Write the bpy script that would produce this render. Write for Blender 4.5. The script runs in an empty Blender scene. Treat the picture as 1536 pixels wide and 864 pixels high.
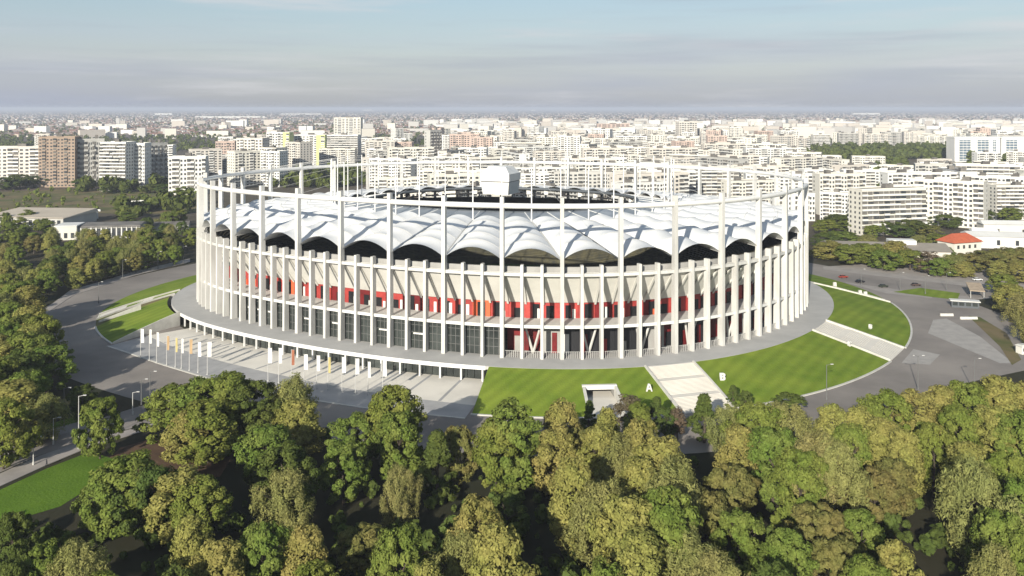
import bpy, math, random
import numpy as np
from mathutils import Vector

random.seed(7)
sc = bpy.context.scene
col = sc.collection
PI = math.pi
R = math.radians

# ------------------------------------------------------------------ camera, world, sun, exposure
FPX, HOR, HCAM = 1300.0, 162.0, 83.5          # focal length and horizon row in photo pixels, camera height in metres
cam_data = bpy.data.cameras.new('camera')
cam = bpy.data.objects.new('camera', cam_data)
col.objects.link(cam)
cam.location = (0, 0, HCAM)
cam.rotation_euler = (R(90), 0, 0)
cam_data.sensor_width = 36.0
cam_data.lens = 36.0 * FPX / 1536.0
cam_data.shift_y = -(432.0 - HOR) / 1536.0
cam_data.clip_start = 1.0
cam_data.clip_end = 90000.0
sc.camera = cam

SUN_EL, SUN_AZ = 20.0, 20.0                    # low sun behind the camera, to its left
world = bpy.data.worlds.new('World')
sc.world = world
world.use_nodes = True
wn, wl = world.node_tree.nodes, world.node_tree.links
wn.clear()
w_out = wn.new('ShaderNodeOutputWorld')
w_bg = wn.new('ShaderNodeBackground')
w_sky = wn.new('ShaderNodeTexSky')
w_sky.sky_type = 'NISHITA'
w_sky.sun_disc = False
w_sky.sun_elevation = R(SUN_EL)
w_sky.sun_rotation = R(180 + SUN_AZ)
w_sky.air_density = 1.0
w_sky.dust_density = 0.8
w_sky.ozone_density = 1.0
w_bg.inputs['Strength'].default_value = 0.08
w_tc = wn.new('ShaderNodeTexCoord')


def wnoise(scale, detail, rough, lo, hi, loc=(0, 0, 0)):
    mp = wn.new('ShaderNodeMapping')
    mp.inputs['Scale'].default_value = scale
    mp.inputs['Location'].default_value = loc
    wl.new(w_tc.outputs['Generated'], mp.inputs['Vector'])
    n = wn.new('ShaderNodeTexNoise')
    n.inputs['Scale'].default_value = 1.0
    n.inputs['Detail'].default_value = detail
    n.inputs['Roughness'].default_value = rough
    wl.new(mp.outputs['Vector'], n.inputs['Vector'])
    r = wn.new('ShaderNodeMapRange')
    r.interpolation_type = 'SMOOTHSTEP'
    r.inputs['From Min'].default_value = lo
    r.inputs['From Max'].default_value = hi
    wl.new(n.outputs['Fac'], r.inputs['Value'])
    return r.outputs['Result']


def wmix(fac, a, b):
    m = wn.new('ShaderNodeMix')
    m.data_type = 'RGBA'
    if isinstance(fac, float):
        m.inputs['Factor'].default_value = fac
    else:
        wl.new(fac, m.inputs['Factor'])
    for s, v in ((m.inputs['A'], a), (m.inputs['B'], b)):
        if isinstance(v, tuple):
            s.default_value = v
        else:
            wl.new(v, s)
    return m.outputs['Result']


def wmath(op, a, b):
    m = wn.new('ShaderNodeMath')
    m.operation = op
    m.use_clamp = True
    for s, v in zip(m.inputs, (a, b)):
        if isinstance(v, float):
            s.default_value = v
        else:
            wl.new(v, s)
    return m.outputs[0]


# a thin high overcast veil, thicker towards the horizon, then long stratus streaks in it
w_sep = wn.new('ShaderNodeSeparateXYZ')
wl.new(w_tc.outputs['Generated'], w_sep.inputs[0])
w_low = wn.new('ShaderNodeMapRange')
w_low.interpolation_type = 'SMOOTHSTEP'
w_low.inputs['From Min'].default_value = 0.13
w_low.inputs['From Max'].default_value = 0.005
w_low.inputs['To Min'].default_value = 0.6
w_low.inputs['To Max'].default_value = 0.95
wl.new(w_sep.outputs['Z'], w_low.inputs['Value'])
w_vr = wn.new('ShaderNodeValToRGB')
w_vz = wn.new('ShaderNodeMapRange')
w_vz.inputs['From Min'].default_value = 0.0
w_vz.inputs['From Max'].default_value = 0.16
wl.new(w_sep.outputs['Z'], w_vz.inputs['Value'])
wl.new(w_vz.outputs['Result'], w_vr.inputs['Fac'])
w_vr.color_ramp.elements[0].color = (0.40, 0.44, 0.55, 1)
w_vr.color_ramp.elements[1].color = (0.45, 0.65, 0.78, 1)
e_ = w_vr.color_ramp.elements.new(0.35)
e_.color = (0.53, 0.57, 0.66, 1)
w_vm = wn.new('ShaderNodeVectorMath')
w_vm.operation = 'SCALE'
w_vm.inputs['Scale'].default_value = 10.0
wl.new(w_vr.outputs['Color'], w_vm.inputs[0])
VEIL = w_vm.outputs['Vector']
veil_n = wnoise((1.5, 1.5, 14), 4, 0.55, 0.25, 0.75, (3.1, 0.2, 0))
w_high = wn.new('ShaderNodeMapRange')
w_high.inputs['From Min'].default_value = 0.12
w_high.inputs['From Max'].default_value = 0.45
w_high.inputs['To Min'].default_value = 1.0
w_high.inputs['To Max'].default_value = 0.15
wl.new(w_sep.outputs['Z'], w_high.inputs['Value'])
veil = wmath('MULTIPLY', wmath('MULTIPLY', w_low.outputs['Result'], w_high.outputs['Result']), wmath('ADD', wmath('MULTIPLY', veil_n, 0.4), 0.68))
c1 = wmix(veil, w_sky.outputs['Color'], VEIL)
light_n = wmath('MULTIPLY', wnoise((1.9, 1.9, 24), 7, 0.62, 0.52, 0.72, (5.3, 2.6, 0.9)), 0.7)
c2 = wmix(light_n, c1, (6.9, 6.95, 7.2, 1))
dark_n = wmath('MULTIPLY', wnoise((1.4, 1.4, 26), 7, 0.6, 0.50, 0.72, (8.2, 1.4, 2.2)), 0.5)
c3 = wmix(dark_n, c2, (4.0, 4.4, 5.2, 1))
wl.new(c3, w_bg.inputs['Color'])
wl.new(w_bg.outputs['Background'], w_out.inputs['Surface'])

sun_data = bpy.data.lights.new('sun', 'SUN')
sun_data.energy = 5.0
sun_data.angle = R(0.5)
sun_data.color = (1.0, 0.945, 0.83)
sun = bpy.data.objects.new('sun', sun_data)
col.objects.link(sun)
sun_dir = Vector((math.sin(R(SUN_AZ)) * math.cos(R(SUN_EL)), math.cos(R(SUN_AZ)) * math.cos(R(SUN_EL)), -math.sin(R(SUN_EL))))
sun.rotation_euler = sun_dir.to_track_quat('-Z', 'Y').to_euler()
sun.location = (-200, -400, 400)

sc.view_settings.view_transform = 'Standard'
sc.view_settings.look = 'None'
sc.view_settings.exposure = 0.33
sc.view_settings.gamma = 1.0
sc.view_settings.use_curve_mapping = False
sc.render.engine = 'CYCLES'
sc.cycles.max_bounces = 5
sc.cycles.diffuse_bounces = 1
sc.cycles.transmission_bounces = 3
sc.cycles.transparent_max_bounces = 6
sc.cycles.caustics_reflective = False
sc.cycles.caustics_refractive = False
sc.cycles.use_denoising = True

# ------------------------------------------------------------------ helpers


def px(u, v, z=0.0):
    """photo pixel -> the point at height z that it shows"""
    y = (HCAM - z) * FPX / (v - HOR)
    return (u - 768.0) / FPX * y, y


def tag(o, label=None, cat=None, group=None, kind=None):
    if label:
        o['label'] = label
    if cat:
        o['category'] = cat
    if group:
        o['group'] = group
    if kind:
        o['kind'] = kind
    return o


def empty(name, loc=(0, 0, 0), rz=0.0):
    o = bpy.data.objects.new(name, None)
    o.empty_display_size = 1.0
    o.location = loc
    o.rotation_euler = (0, 0, rz)
    col.objects.link(o)
    return o


class MB:
    """collects faces, builds one mesh object"""

    def __init__(s):
        s.v, s.f, s.m = [], [], []
        s.mi = 0

    def add(s, vs, fs):
        b = len(s.v)
        s.v.extend(vs)
        for f in fs:
            s.f.append(tuple(b + k for k in f))
            s.m.append(s.mi)

    def quad(s, a, b, c, d):
        s.add([a, b, c, d], [(0, 1, 2, 3)])

    def box(s, x0, x1, y0, y1, z0, z1):
        s.add([(x0, y0, z0), (x1, y0, z0), (x1, y1, z0), (x0, y1, z0), (x0, y0, z1), (x1, y0, z1), (x1, y1, z1), (x0, y1, z1)],
              [(0, 3, 2, 1), (4, 5, 6, 7), (0, 1, 5, 4), (1, 2, 6, 5), (2, 3, 7, 6), (3, 0, 4, 7)])

    def prism(s, ring0, ring1, cap=True):
        n = len(ring0)
        fs = [(k, (k + 1) % n, n + (k + 1) % n, n + k) for k in range(n)]
        if cap:
            fs += [tuple(range(n - 1, -1, -1)), tuple(range(n, 2 * n))]
        s.add(list(ring0) + list(ring1), fs)

    def tube(s, a, b, r0, r1=None, n=6):
        r1 = r0 if r1 is None else r1
        a, b = Vector(a), Vector(b)
        d = (b - a).normalized()
        t = d.cross(Vector((0, 0, 1)) if abs(d.z) < 0.95 else Vector((1, 0, 0))).normalized()
        q = d.cross(t)
        ra, rb = [], []
        for k in range(n):
            w = 2 * PI * k / n
            o = t * math.cos(w) + q * math.sin(w)
            ra.append(tuple(a + o * r0))
            rb.append(tuple(b + o * r1))
        s.prism(ra, rb)

    def mesh(s, name, mats, smooth=False):
        me = bpy.data.meshes.new(name)
        me.from_pydata(s.v, [], s.f)
        for m in (mats if isinstance(mats, (list, tuple)) else [mats]):
            me.materials.append(m)
        if any(s.m):
            me.polygons.foreach_set('material_index', s.m)
        if smooth:
            me.polygons.foreach_set('use_smooth', [True] * len(s.f))
        me.update()
        return me

    def build(s, name, mats, parent=None, smooth=False, loc=None):
        return link(name, s.mesh(name, mats, smooth), parent, loc)


def link(name, me, parent=None, loc=None, rz=0.0, scale=None):
    o = bpy.data.objects.new(name, me)
    if parent:
        o.parent = parent
        if parent.location.length and loc is None and parent.get('_world'):
            pass
    if loc is not None:
        o.location = loc
    if rz:
        o.rotation_euler = (0, 0, rz)
    if scale is not None:
        o.scale = scale
    col.objects.link(o)
    return o


def copy_tree(o, parent=None):
    c = o.copy()
    col.objects.link(c)
    c.parent = parent
    for ch in o.children:
        copy_tree(ch, c)
    return c


# ------------------------------------------------------------------ materials
def mat(name, c1, c2=None, scale=0.5, rough=0.8, bump=0.0, bscale=None, spec=0.3, detail=5, rnd=0.0, metallic=0.0, stretch=None, contrast=(0.35, 0.65)):
    m = bpy.data.materials.new(name)
    m.use_nodes = True
    nt = m.node_tree
    n, l = nt.nodes, nt.links
    b = n['Principled BSDF']
    b.inputs['Roughness'].default_value = rough
    b.inputs['Metallic'].default_value = metallic
    b.inputs['Specular IOR Level'].default_value = spec
    out = None
    geo = n.new('ShaderNodeNewGeometry')
    vec = geo.outputs['Position']
    if stretch:
        mp = n.new('ShaderNodeMapping')
        mp.inputs['Scale'].default_value = stretch
        l.new(vec, mp.inputs['Vector'])
        vec = mp.outputs['Vector']
    if c2 is not None:
        t = n.new('ShaderNodeTexNoise')
        t.inputs['Scale'].default_value = scale
        t.inputs['Detail'].default_value = detail
        t.inputs['Roughness'].default_value = 0.6
        l.new(vec, t.inputs['Vector'])
        r = n.new('ShaderNodeMapRange')
        r.inputs['From Min'].default_value = contrast[0]
        r.inputs['From Max'].default_value = contrast[1]
        l.new(t.outputs['Fac'], r.inputs['Value'])
        x = n.new('ShaderNodeMix')
        x.data_type = 'RGBA'
        l.new(r.outputs['Result'], x.inputs['Factor'])
        x.inputs['A'].default_value = (*c1, 1)
        x.inputs['B'].default_value = (*c2, 1)
        out = x.outputs['Result']
    else:
        x = n.new('ShaderNodeRGB')
        x.outputs[0].default_value = (*c1, 1)
        out = x.outputs[0]
    if rnd:
        oi = n.new('ShaderNodeObjectInfo')
        hs = n.new('ShaderNodeHueSaturation')
        r2 = n.new('ShaderNodeMapRange')
        r2.inputs['To Min'].default_value = 1 - rnd
        r2.inputs['To Max'].default_value = 1 + rnd
        l.new(oi.outputs['Random'], r2.inputs['Value'])
        l.new(r2.outputs['Result'], hs.inputs['Value'])
        l.new(out, hs.inputs['Color'])
        out = hs.outputs['Color']
    l.new(out, b.inputs['Base Color'])
    if bump:
        t2 = n.new('ShaderNodeTexNoise')
        t2.inputs['Scale'].default_value = bscale or scale * 4
        t2.inputs['Detail'].default_value = 4
        l.new(vec, t2.inputs['Vector'])
        bp = n.new('ShaderNodeBump')
        bp.inputs['Strength'].default_value = bump
        bp.inputs['Distance'].default_value = 0.3
        l.new(t2.outputs['Fac'], bp.inputs['Height'])
        l.new(bp.outputs['Normal'], b.inputs['Normal'])
    return m


def leaf_mat(name, c1, c2, c3=None):
    """foliage: colour differs by tree, by clump and by leaf"""
    m = bpy.data.materials.new(name)
    m.use_nodes = True
    nt = m.node_tree
    n, l = nt.nodes, nt.links
    n.clear()
    o = n.new('ShaderNodeOutputMaterial')
    geo = n.new('ShaderNodeNewGeometry')
    oi = n.new('ShaderNodeObjectInfo')
    t = n.new('ShaderNodeTexNoise')
    t.inputs['Scale'].default_value = 0.22
    t.inputs['Detail'].default_value = 3
    l.new(geo.outputs['Position'], t.inputs['Vector'])
    r = n.new('ShaderNodeMapRange')
    r.inputs['From Min'].default_value = 0.35
    r.inputs['From Max'].default_value = 0.65
    l.new(t.outputs['Fac'], r.inputs['Value'])
    x = n.new('ShaderNodeMix')
    x.data_type = 'RGBA'
    l.new(r.outputs['Result'], x.inputs['Factor'])
    x.inputs['A'].default_value = (*c1, 1)
    x.inputs['B'].default_value = (*c2, 1)
    hs = n.new('ShaderNodeHueSaturation')
    a1 = n.new('ShaderNodeMapRange')
    a1.inputs['To Min'].default_value = 0.72
    a1.inputs['To Max'].default_value = 1.25
    l.new(geo.outputs['Random Per Island'], a1.inputs['Value'])
    a2 = n.new('ShaderNodeMapRange')
    a2.inputs['To Min'].default_value = 0.478
    a2.inputs['To Max'].default_value = 0.512
    l.new(oi.outputs['Random'], a2.inputs['Value'])
    l.new(a1.outputs['Result'], hs.inputs['Value'])
    l.new(a2.outputs['Result'], hs.inputs['Hue'])
    l.new(x.outputs['Result'], hs.inputs['Color'])
    d = n.new('ShaderNodeBsdfDiffuse')
    tr = n.new('ShaderNodeBsdfTranslucent')
    l.new(hs.outputs['Color'], d.inputs['Color'])
    l.new(hs.outputs['Color'], tr.inputs['Color'])
    mx = n.new('ShaderNodeMixShader')
    mx.inputs['Fac'].default_value = 0.22
    l.new(d.outputs[0], mx.inputs[1])
    l.new(tr.outputs[0], mx.inputs[2])
    l.new(mx.outputs[0], o.inputs['Surface'])
    return m


def island_mat(name, cols, rough=0.85):
    """one mesh of many small pieces, each piece with a colour of its own"""
    m = bpy.data.materials.new(name)
    m.use_nodes = True
    n, l = m.node_tree.nodes, m.node_tree.links
    geo = n.new('ShaderNodeNewGeometry')
    cr = n.new('ShaderNodeValToRGB')
    cr.color_ramp.interpolation = 'CONSTANT'
    el = cr.color_ramp.elements
    while len(el) < len(cols):
        el.new(0.5)
    for k, c in enumerate(cols):
        el[k].position = k / len(cols)
        el[k].color = (*c, 1)
    l.new(geo.outputs['Random Per Island'], cr.inputs['Fac'])
    b = n['Principled BSDF']
    b.inputs['Roughness'].default_value = rough
    l.new(cr.outputs['Color'], b.inputs['Base Color'])
    return m


MT = {}
MT['column'] = mat('column_concrete', (0.70, 0.685, 0.645), (0.53, 0.515, 0.48), 0.25, 0.75, rnd=0.05, stretch=(1, 1, 0.25))
MT['white_steel'] = mat('white_steel', (0.82, 0.81, 0.78), (0.74, 0.73, 0.70), 0.4, 0.45)
MT['membrane'] = mat('membrane', (0.87, 0.865, 0.85), (0.78, 0.775, 0.76), 0.16, 0.55, rnd=0.03)
MT['glass_roof'] = mat('glass_roof', (0.34, 0.36, 0.38), (0.24, 0.26, 0.28), 0.2, 0.35, rnd=0.15)
MT['gutter'] = mat('gutter', (0.10, 0.11, 0.12), None, rough=0.5)
MT['cream'] = mat('cream_concrete', (0.80, 0.775, 0.71), (0.70, 0.68, 0.62), 0.15, 0.8)
MT['concrete'] = mat('concrete', (0.42, 0.41, 0.385), (0.34, 0.33, 0.31), 0.2, 0.85)
MT['deck'] = mat('deck_concrete', (0.64, 0.625, 0.585), (0.52, 0.505, 0.475), 0.12, 0.85, bump=0.1)
MT['red'] = mat('red_panel', (0.44, 0.06, 0.048), (0.33, 0.04, 0.036), 0.4, 0.5, rnd=0.2)
MT['dark_red'] = mat('dark_red_panel', (0.20, 0.012, 0.014), (0.12, 0.01, 0.01), 0.4, 0.6, rnd=0.2)
MT['orange'] = mat('lit_red_panel', (0.70, 0.13, 0.05), None, rough=0.5)  # orange tone puts lit faces of the red wall into colour
MT['door_dark'] = mat('door_dark', (0.018, 0.018, 0.02), None, rough=0.25)
MT['white_panel'] = mat('white_panel', (0.74, 0.72, 0.68), None, rough=0.6)
MT['facade_glass'] = mat('facade_glass', (0.060, 0.068, 0.062), (0.025, 0.03, 0.028), 0.15, 0.12, spec=0.6, rnd=0.25)
MT['seat'] = mat('stand_seats', (0.045, 0.045, 0.035), (0.10, 0.09, 0.05), 0.35, 0.8)
MT['black'] = mat('black_steel', (0.02, 0.02, 0.022), None, rough=0.6)
MT['rail'] = mat('rail_steel', (0.55, 0.54, 0.51), None, rough=0.5)
MT['lamp_grey'] = mat('lamp_grey', (0.16, 0.16, 0.155), None, rough=0.6)
MT['podium'] = mat('podium_paving', (0.52, 0.505, 0.48), (0.43, 0.42, 0.40), 0.10, 0.85, bump=0.1, bscale=2)
MT['plaza'] = mat('plaza_paving', (0.82, 0.77, 0.68), (0.72, 0.675, 0.595), 0.08, 0.85)
MT['plaza_grey'] = mat('plaza_grey', (0.46, 0.45, 0.44), (0.36, 0.355, 0.35), 0.12, 0.85)
MT['kerb'] = mat('kerb', (0.66, 0.64, 0.58), (0.55, 0.53, 0.48), 0.4, 0.8)
MT['asphalt'] = mat('asphalt', (0.325, 0.288, 0.255), (0.215, 0.192, 0.173), 0.03, 0.9, bump=0.15, bscale=3)
MT['asphalt_patch'] = mat('asphalt_patch', (0.44, 0.41, 0.375), (0.36, 0.335, 0.31), 0.3, 0.9)
MT['pavement'] = mat('pavement', (0.40, 0.36, 0.325), (0.32, 0.29, 0.265), 0.2, 0.9)
MT['soil'] = mat('soil', (0.135, 0.080, 0.045), (0.085, 0.05, 0.03), 0.15, 1.0, bump=0.4, bscale=1.2)
MT['track'] = mat('pitch_grass', (0.05, 0.11, 0.02), (0.04, 0.09, 0.018), 0.3, 0.9)


def grass_mat(name, a, b, sun_stripes=None):
    m = mat(name, a, b, 0.08, 0.95, bump=0.5, bscale=1.6, spec=0.1)
    if sun_stripes is not None:
        n, l = m.node_tree.nodes, m.node_tree.links
        bs = n['Principled BSDF']
        src = bs.inputs['Base Color'].links[0].from_socket
        geo = n.new('ShaderNodeNewGeometry')
        mp = n.new('ShaderNodeMapping')
        mp.inputs['Rotation'].default_value = (0, 0, sun_stripes)
        mp.inputs['Scale'].default_value = (0.16, 0.16, 0.16)
        l.new(geo.outputs['Position'], mp.inputs['Vector'])
        w = n.new('ShaderNodeTexWave')  # mowing stripes with streaks of grazing sun put into the colour
        w.inputs['Scale'].default_value = 0.5
        w.inputs['Distortion'].default_value = 1.2
        w.inputs['Detail'].default_value = 2
        l.new(mp.outputs['Vector'], w.inputs['Vector'])
        r = n.new('ShaderNodeMapRange')
        r.inputs['To Min'].default_value = 0.93
        r.inputs['To Max'].default_value = 1.10
        l.new(w.outputs['Fac'], r.inputs['Value'])
        hs = n.new('ShaderNodeHueSaturation')
        l.new(src, hs.inputs['Color'])
        l.new(r.outputs['Result'], hs.inputs['Value'])
        l.new(hs.outputs['Color'], bs.inputs['Base Color'])
    return m


MT['lawn'] = grass_mat('lawn_grass', (0.210, 0.270, 0.034), (0.135, 0.205, 0.022), R(35))
MT['park_lawn'] = grass_mat('park_lawn_grass', (0.13, 0.22, 0.022), (0.09, 0.165, 0.015))
MT['rough_grass'] = mat('rough_grass', (0.19, 0.145, 0.07), (0.10, 0.11, 0.03), 0.035, 1.0, bump=0.6, bscale=0.5, contrast=(0.42, 0.58), detail=8)


# the wide ground: rough grass, dry patches and bare earth
def ground_mat():
    m = mat('ground_soil', (0.022, 0.026, 0.009), (0.040, 0.033, 0.016), 0.03, 1.0, bump=0.3, bscale=0.6)  # near-black colours, shade under the trees is put into the soil
    n, l = m.node_tree.nodes, m.node_tree.links
    bs = n['Principled BSDF']
    src = bs.inputs['Base Color'].links[0].from_socket
    geo = n.new('ShaderNodeNewGeometry')
    t = n.new('ShaderNodeTexNoise')
    t.inputs['Scale'].default_value = 0.0011
    t.inputs['Detail'].default_value = 9
    t.inputs['Roughness'].default_value = 0.72
    l.new(geo.outputs['Position'], t.inputs['Vector'])
    cr = n.new('ShaderNodeValToRGB')
    cr.color_ramp.elements[0].position = 0.38
    cr.color_ramp.elements[0].color = (0.06, 0.058, 0.034, 1)
    cr.color_ramp.elements[1].position = 0.62
    cr.color_ramp.elements[1].color = (0.17, 0.125, 0.095, 1)
    l.new(t.outputs['Fac'], cr.inputs['Fac'])
    sp = n.new('ShaderNodeSeparateXYZ')
    l.new(geo.outputs['Position'], sp.inputs[0])
    r = n.new('ShaderNodeMapRange')
    r.inputs['From Min'].default_value = 420
    r.inputs['From Max'].default_value = 700
    l.new(sp.outputs['Y'], r.inputs['Value'])
    x = n.new('ShaderNodeMix')
    x.data_type = 'RGBA'
    l.new(r.outputs['Result'], x.inputs['Factor'])
    l.new(src, x.inputs['A'])
    l.new(cr.outputs['Color'], x.inputs['B'])
    l.new(x.outputs['Result'], bs.inputs['Base Color'])
    return m


MT['ground'] = ground_mat()
MT['trunk'] = mat('bark', (0.10, 0.078, 0.058), (0.06, 0.048, 0.038), 1.5, 0.95)
MT['leaf_green'] = leaf_mat('leaf_green', (0.140, 0.195, 0.038), (0.205, 0.240, 0.056))
MT['leaf_dark'] = leaf_mat('leaf_dark', (0.085, 0.120, 0.030), (0.120, 0.150, 0.038))
MT['leaf_yellow'] = leaf_mat('leaf_yellow', (0.330, 0.310, 0.090), (0.255, 0.265, 0.070))
MT['leaf_olive'] = leaf_mat('leaf_olive', (0.240, 0.250, 0.082), (0.300, 0.290, 0.100))
MT['leaf_rust'] = leaf_mat('leaf_rust', (0.215, 0.190, 0.062), (0.170, 0.180, 0.055))
MT['leaf_brown'] = leaf_mat('leaf_brown', (0.17, 0.13, 0.085), (0.15, 0.125, 0.075))

# ------------------------------------------------------------------ plan of the stadium: a smooth closed ring, 40 axes
_A = np.array([-4.292, 127.395, -1.94, 0.326, 0.314, 2.168, -0.575])
_B = np.array([381.738, -0.664, 109.703, -1.665, 2.595, 5.453, -1.408])
CX, CY = -4.3, 381.7


def _bas(i):
    t = 2 * PI * i / 40.0
    return np.array([1, math.cos(t), math.sin(t), math.cos(2 * t), math.sin(2 * t), math.cos(3 * t), math.sin(3 * t)])


def ringp(i):
    b = _bas(i)
    return float(b @ _A), float(b @ _B)


def ringn(i):
    x0, y0 = ringp(i - 0.02)
    x1, y1 = ringp(i + 0.02)
    dx, dy = x1 - x0, y1 - y0
    L = math.hypot(dx, dy)
    return dy / L, -dx / L


def off(i, d, z):
    x, y = ringp(i)
    nx, ny = ringn(i)
    return (x + nx * d, y + ny * d, z)


def scl(i, r, z):
    x, y = ringp(i)
    return (CX + (x - CX) * r, CY + (y - CY) * r, z)


_RI = np.linspace(0, 40, 801)[:-1]
_RP = np.array([ringp(i) for i in _RI])
_RN = np.array([ringn(i) for i in _RI])


def ring_inv(x, y):
    d = np.hypot(_RP[:, 0] - x, _RP[:, 1] - y)
    j = int(d.argmin())
    return float(_RI[j]), float((x - _RP[j, 0]) * _RN[j, 0] + (y - _RP[j, 1]) * _RN[j, 1])


def sweep(m, prof, i0, i1, n, closed=True, fn=off):
    """sweep a (d, z) profile along the ring from axis i0 to axis i1"""
    full = abs((i1 - i0) - 40) < 1e-6
    k = len(prof)
    vs = []
    ns = n if full else n + 1
    for a in range(ns):
        i = i0 + (i1 - i0) * a / n
        for (d, z) in prof:
            vs.append(fn(i, d, z))
    fs = []
    for a in range(n):
        b = (a + 1) % ns
        for j in range(k if closed else k - 1):
            j2 = (j + 1) % k
            fs.append((a * k + j, b * k + j, b * k + j2, a * k + j2))
    if closed and not full:
        fs.append(tuple(range(k)))
        fs.append(tuple((ns - 1) * k + j for j in range(k - 1, -1, -1)))
    m.add(vs, fs)


# ------------------------------------------------------------------ the setting: ground, roads, plaza, podium, lawns
ZP = 5.0          # podium level
DP = 9.6          # podium edge, metres outside the column line
DL = 37.0         # foot of the lawn slopes

m = MB()
m.quad((-42000, -400, 0), (42000, -400, 0), (42000, 42000, 0), (-42000, 42000, 0))
tag(m.build('ground', MT['ground']), kind='structure')


def sheet(name, pts, z, material):
    s = MB()
    s.add([(x, y, z) for x, y in pts], [tuple(range(len(pts)))])
    o = s.build(name, material)
    return tag(o, kind='structure')


def psheet(name, pix, z, material):
    return sheet(name, [px(u, v) for u, v in pix], z, material)


# ring road round the stadium
m = MB()
sweep(m, [(63, 0.02), (10, 0.02)], 0, 40, 160, closed=False)
tag(m.build('ring_road', MT['asphalt']), kind='structure')
# wide apron by the gate on the right and the approach roads
psheet('gate_apron', [(1330, 600), (1400, 585), (1536, 556), (1640, 540), (1590, 500), (1500, 470), (1440, 448), (1400, 438), (1385, 500)], 0.035, MT['asphalt'])
psheet('approach_road', [(1235, 419), (1330, 432), (1400, 442), (1470, 445), (1536, 452), (1536, 437), (1440, 428), (1300, 412), (1235, 404)], 0.05, MT['asphalt'])
psheet('repair_patch', [(1352, 545), (1395, 547), (1410, 532), (1370, 524)], 0.06, MT['asphalt_patch'])
psheet('repair_patch', [(1392, 500), (1440, 520), (1500, 545), (1520, 545), (1470, 505), (1420, 478), (1400, 480)], 0.06, MT['asphalt_patch'])
psheet('avenue', [(-60, 735), (0, 709), (60, 683), (160, 653), (260, 625), (300, 606), (240, 600), (150, 628), (60, 662), (0, 690), (-60, 712)], 0.045, MT['asphalt'])


def kerbed(name, pix, material, h=0.13):
    s = MB()
    pts = [px(u, v) for u, v in pix]
    s.prism([(x, y, -0.05) for x, y in pts], [(x, y, h) for x, y in pts])
    return tag(s.build(name, material), kind='structure')


kerbed('pavement', [(-60, 760), (0, 730), (70, 698), (130, 673), (190, 655), (255, 634), (258, 628), (190, 646), (130, 661), (60, 684), (0, 711), (-60, 737)], MT['pavement'])
kerbed('pavement', [(-20, 700), (15, 690), (60, 662), (130, 641), (120, 633), (60, 648), (10, 668), (-20, 680)], MT['pavement'])
kerbed('pavement', [(70, 470), (110, 443), (200, 414), (285, 393), (285, 388), (200, 408), (105, 436), (62, 468)], MT['pavement'])
psheet('park_lawn', [(-40, 765), (0, 735), (70, 703), (135, 678), (175, 690), (150, 722), (90, 760), (30, 778), (-40, 790)], 0.05, MT['park_lawn'])
psheet('park_lawn', [(0, 690), (60, 660), (140, 636), (130, 620), (60, 640), (0, 662)], 0.03, MT['park_lawn'])
psheet('bare_soil_patch', [(150, 700), (180, 672), (250, 652), (330, 640), (352, 680), (330, 715), (250, 722)], 0.04, MT['soil'])
psheet('rough_meadow', [(-120, 322), (-120, 290), (0, 288), (120, 283), (300, 292), (300, 318), (200, 322), (80, 316)], 0.05, MT['rough_grass'])
psheet('verge', [(1340, 438), (1380, 432), (1440, 440), (1436, 450), (1400, 446)], 0.08, MT['lawn'])
psheet('verge', [(1452, 474), (1470, 476), (1510, 500), (1532, 540), (1518, 548), (1500, 520)], 0.09, MT['rough_grass'])
psheet('gravel_yard', [(1235, 415), (1330, 440), (1440, 452), (1560, 440), (1580, 410), (1560, 398), (1300, 396), (1235, 400)], 0.03, MT['pavement'])

# plaza before the glass ground floor
plaza_in = [off(23.0 + (29.93 - 23.0) * k / 30, 4.0, 0)[:2] for k in range(31)]
cream_out = [off(23.05 + (29.92 - 23.05) * k / 24, 24 + 6 * (k / 24) ** 2, 0)[:2] for k in range(25)]
grey_out = [px(u, v) for u, v in ((163, 519), (200, 531), (250, 548), (310, 566), (400, 587), (485, 602), (560, 613), (640, 621), (698, 627))]
plz = MB()
plz.add([(x, y, 0.05) for x, y in plaza_in] + [(x, y, 0.05) for x, y in reversed(cream_out)], [tuple(range(56))])
tag(plz.build('plaza', MT['plaza']), kind='structure')
plz = MB()
co = [off(23.05 + (29.92 - 23.05) * k / 8, 24 + 6 * (k / 8) ** 2, 0)[:2] for k in range(9)]
for k in range(8):
    plz.quad((*co[k], 0.055), (*grey_out[k], 0.055), (*grey_out[k + 1], 0.055), (*co[k + 1], 0.055))
tag(plz.build('plaza_border', MT['plaza_grey']), kind='structure')
kb = MB()
for k in range(8):
    a, b = Vector((*grey_out[k], 0)), Vector((*grey_out[k + 1], 0))
    n_ = Vector(((b - a).y, -(b - a).x, 0)).normalized() * 0.8
    kb.prism([tuple(a + Vector((0, 0, -0.05))), tuple(b + Vector((0, 0, -0.05))), tuple(b + n_ + Vector((0, 0, -0.05))), tuple(a + n_ + Vector((0, 0, -0.05)))],
             [tuple(a + Vector((0, 0, .14))), tuple(b + Vector((0, 0, .14))), tuple(b + n_ + Vector((0, 0, .14))), tuple(a + n_ + Vector((0, 0, .14)))])
tag(kb.build('plaza_kerb', MT['kerb']), kind='structure')
# paving joints seen as darker lines across the cream paving
for k in range(1, 13):
    i = 23.2 + k * 0.52
    jm = MB()
    a, b = off(i, 4.5, 0.07), off(i + 0.04, 4.5, 0.07)
    c, d = off(i + 0.04, 23.5 + 6 * ((i - 23.05) / 6.87) ** 2, 0.07), off(i, 23.5 + 6 * ((i - 23.05) / 6.87) ** 2, 0.07)
    jm.quad(a, b, c, d)
    tag(jm.build('paving_joint', MT['plaza_grey']), kind='structure')

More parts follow.
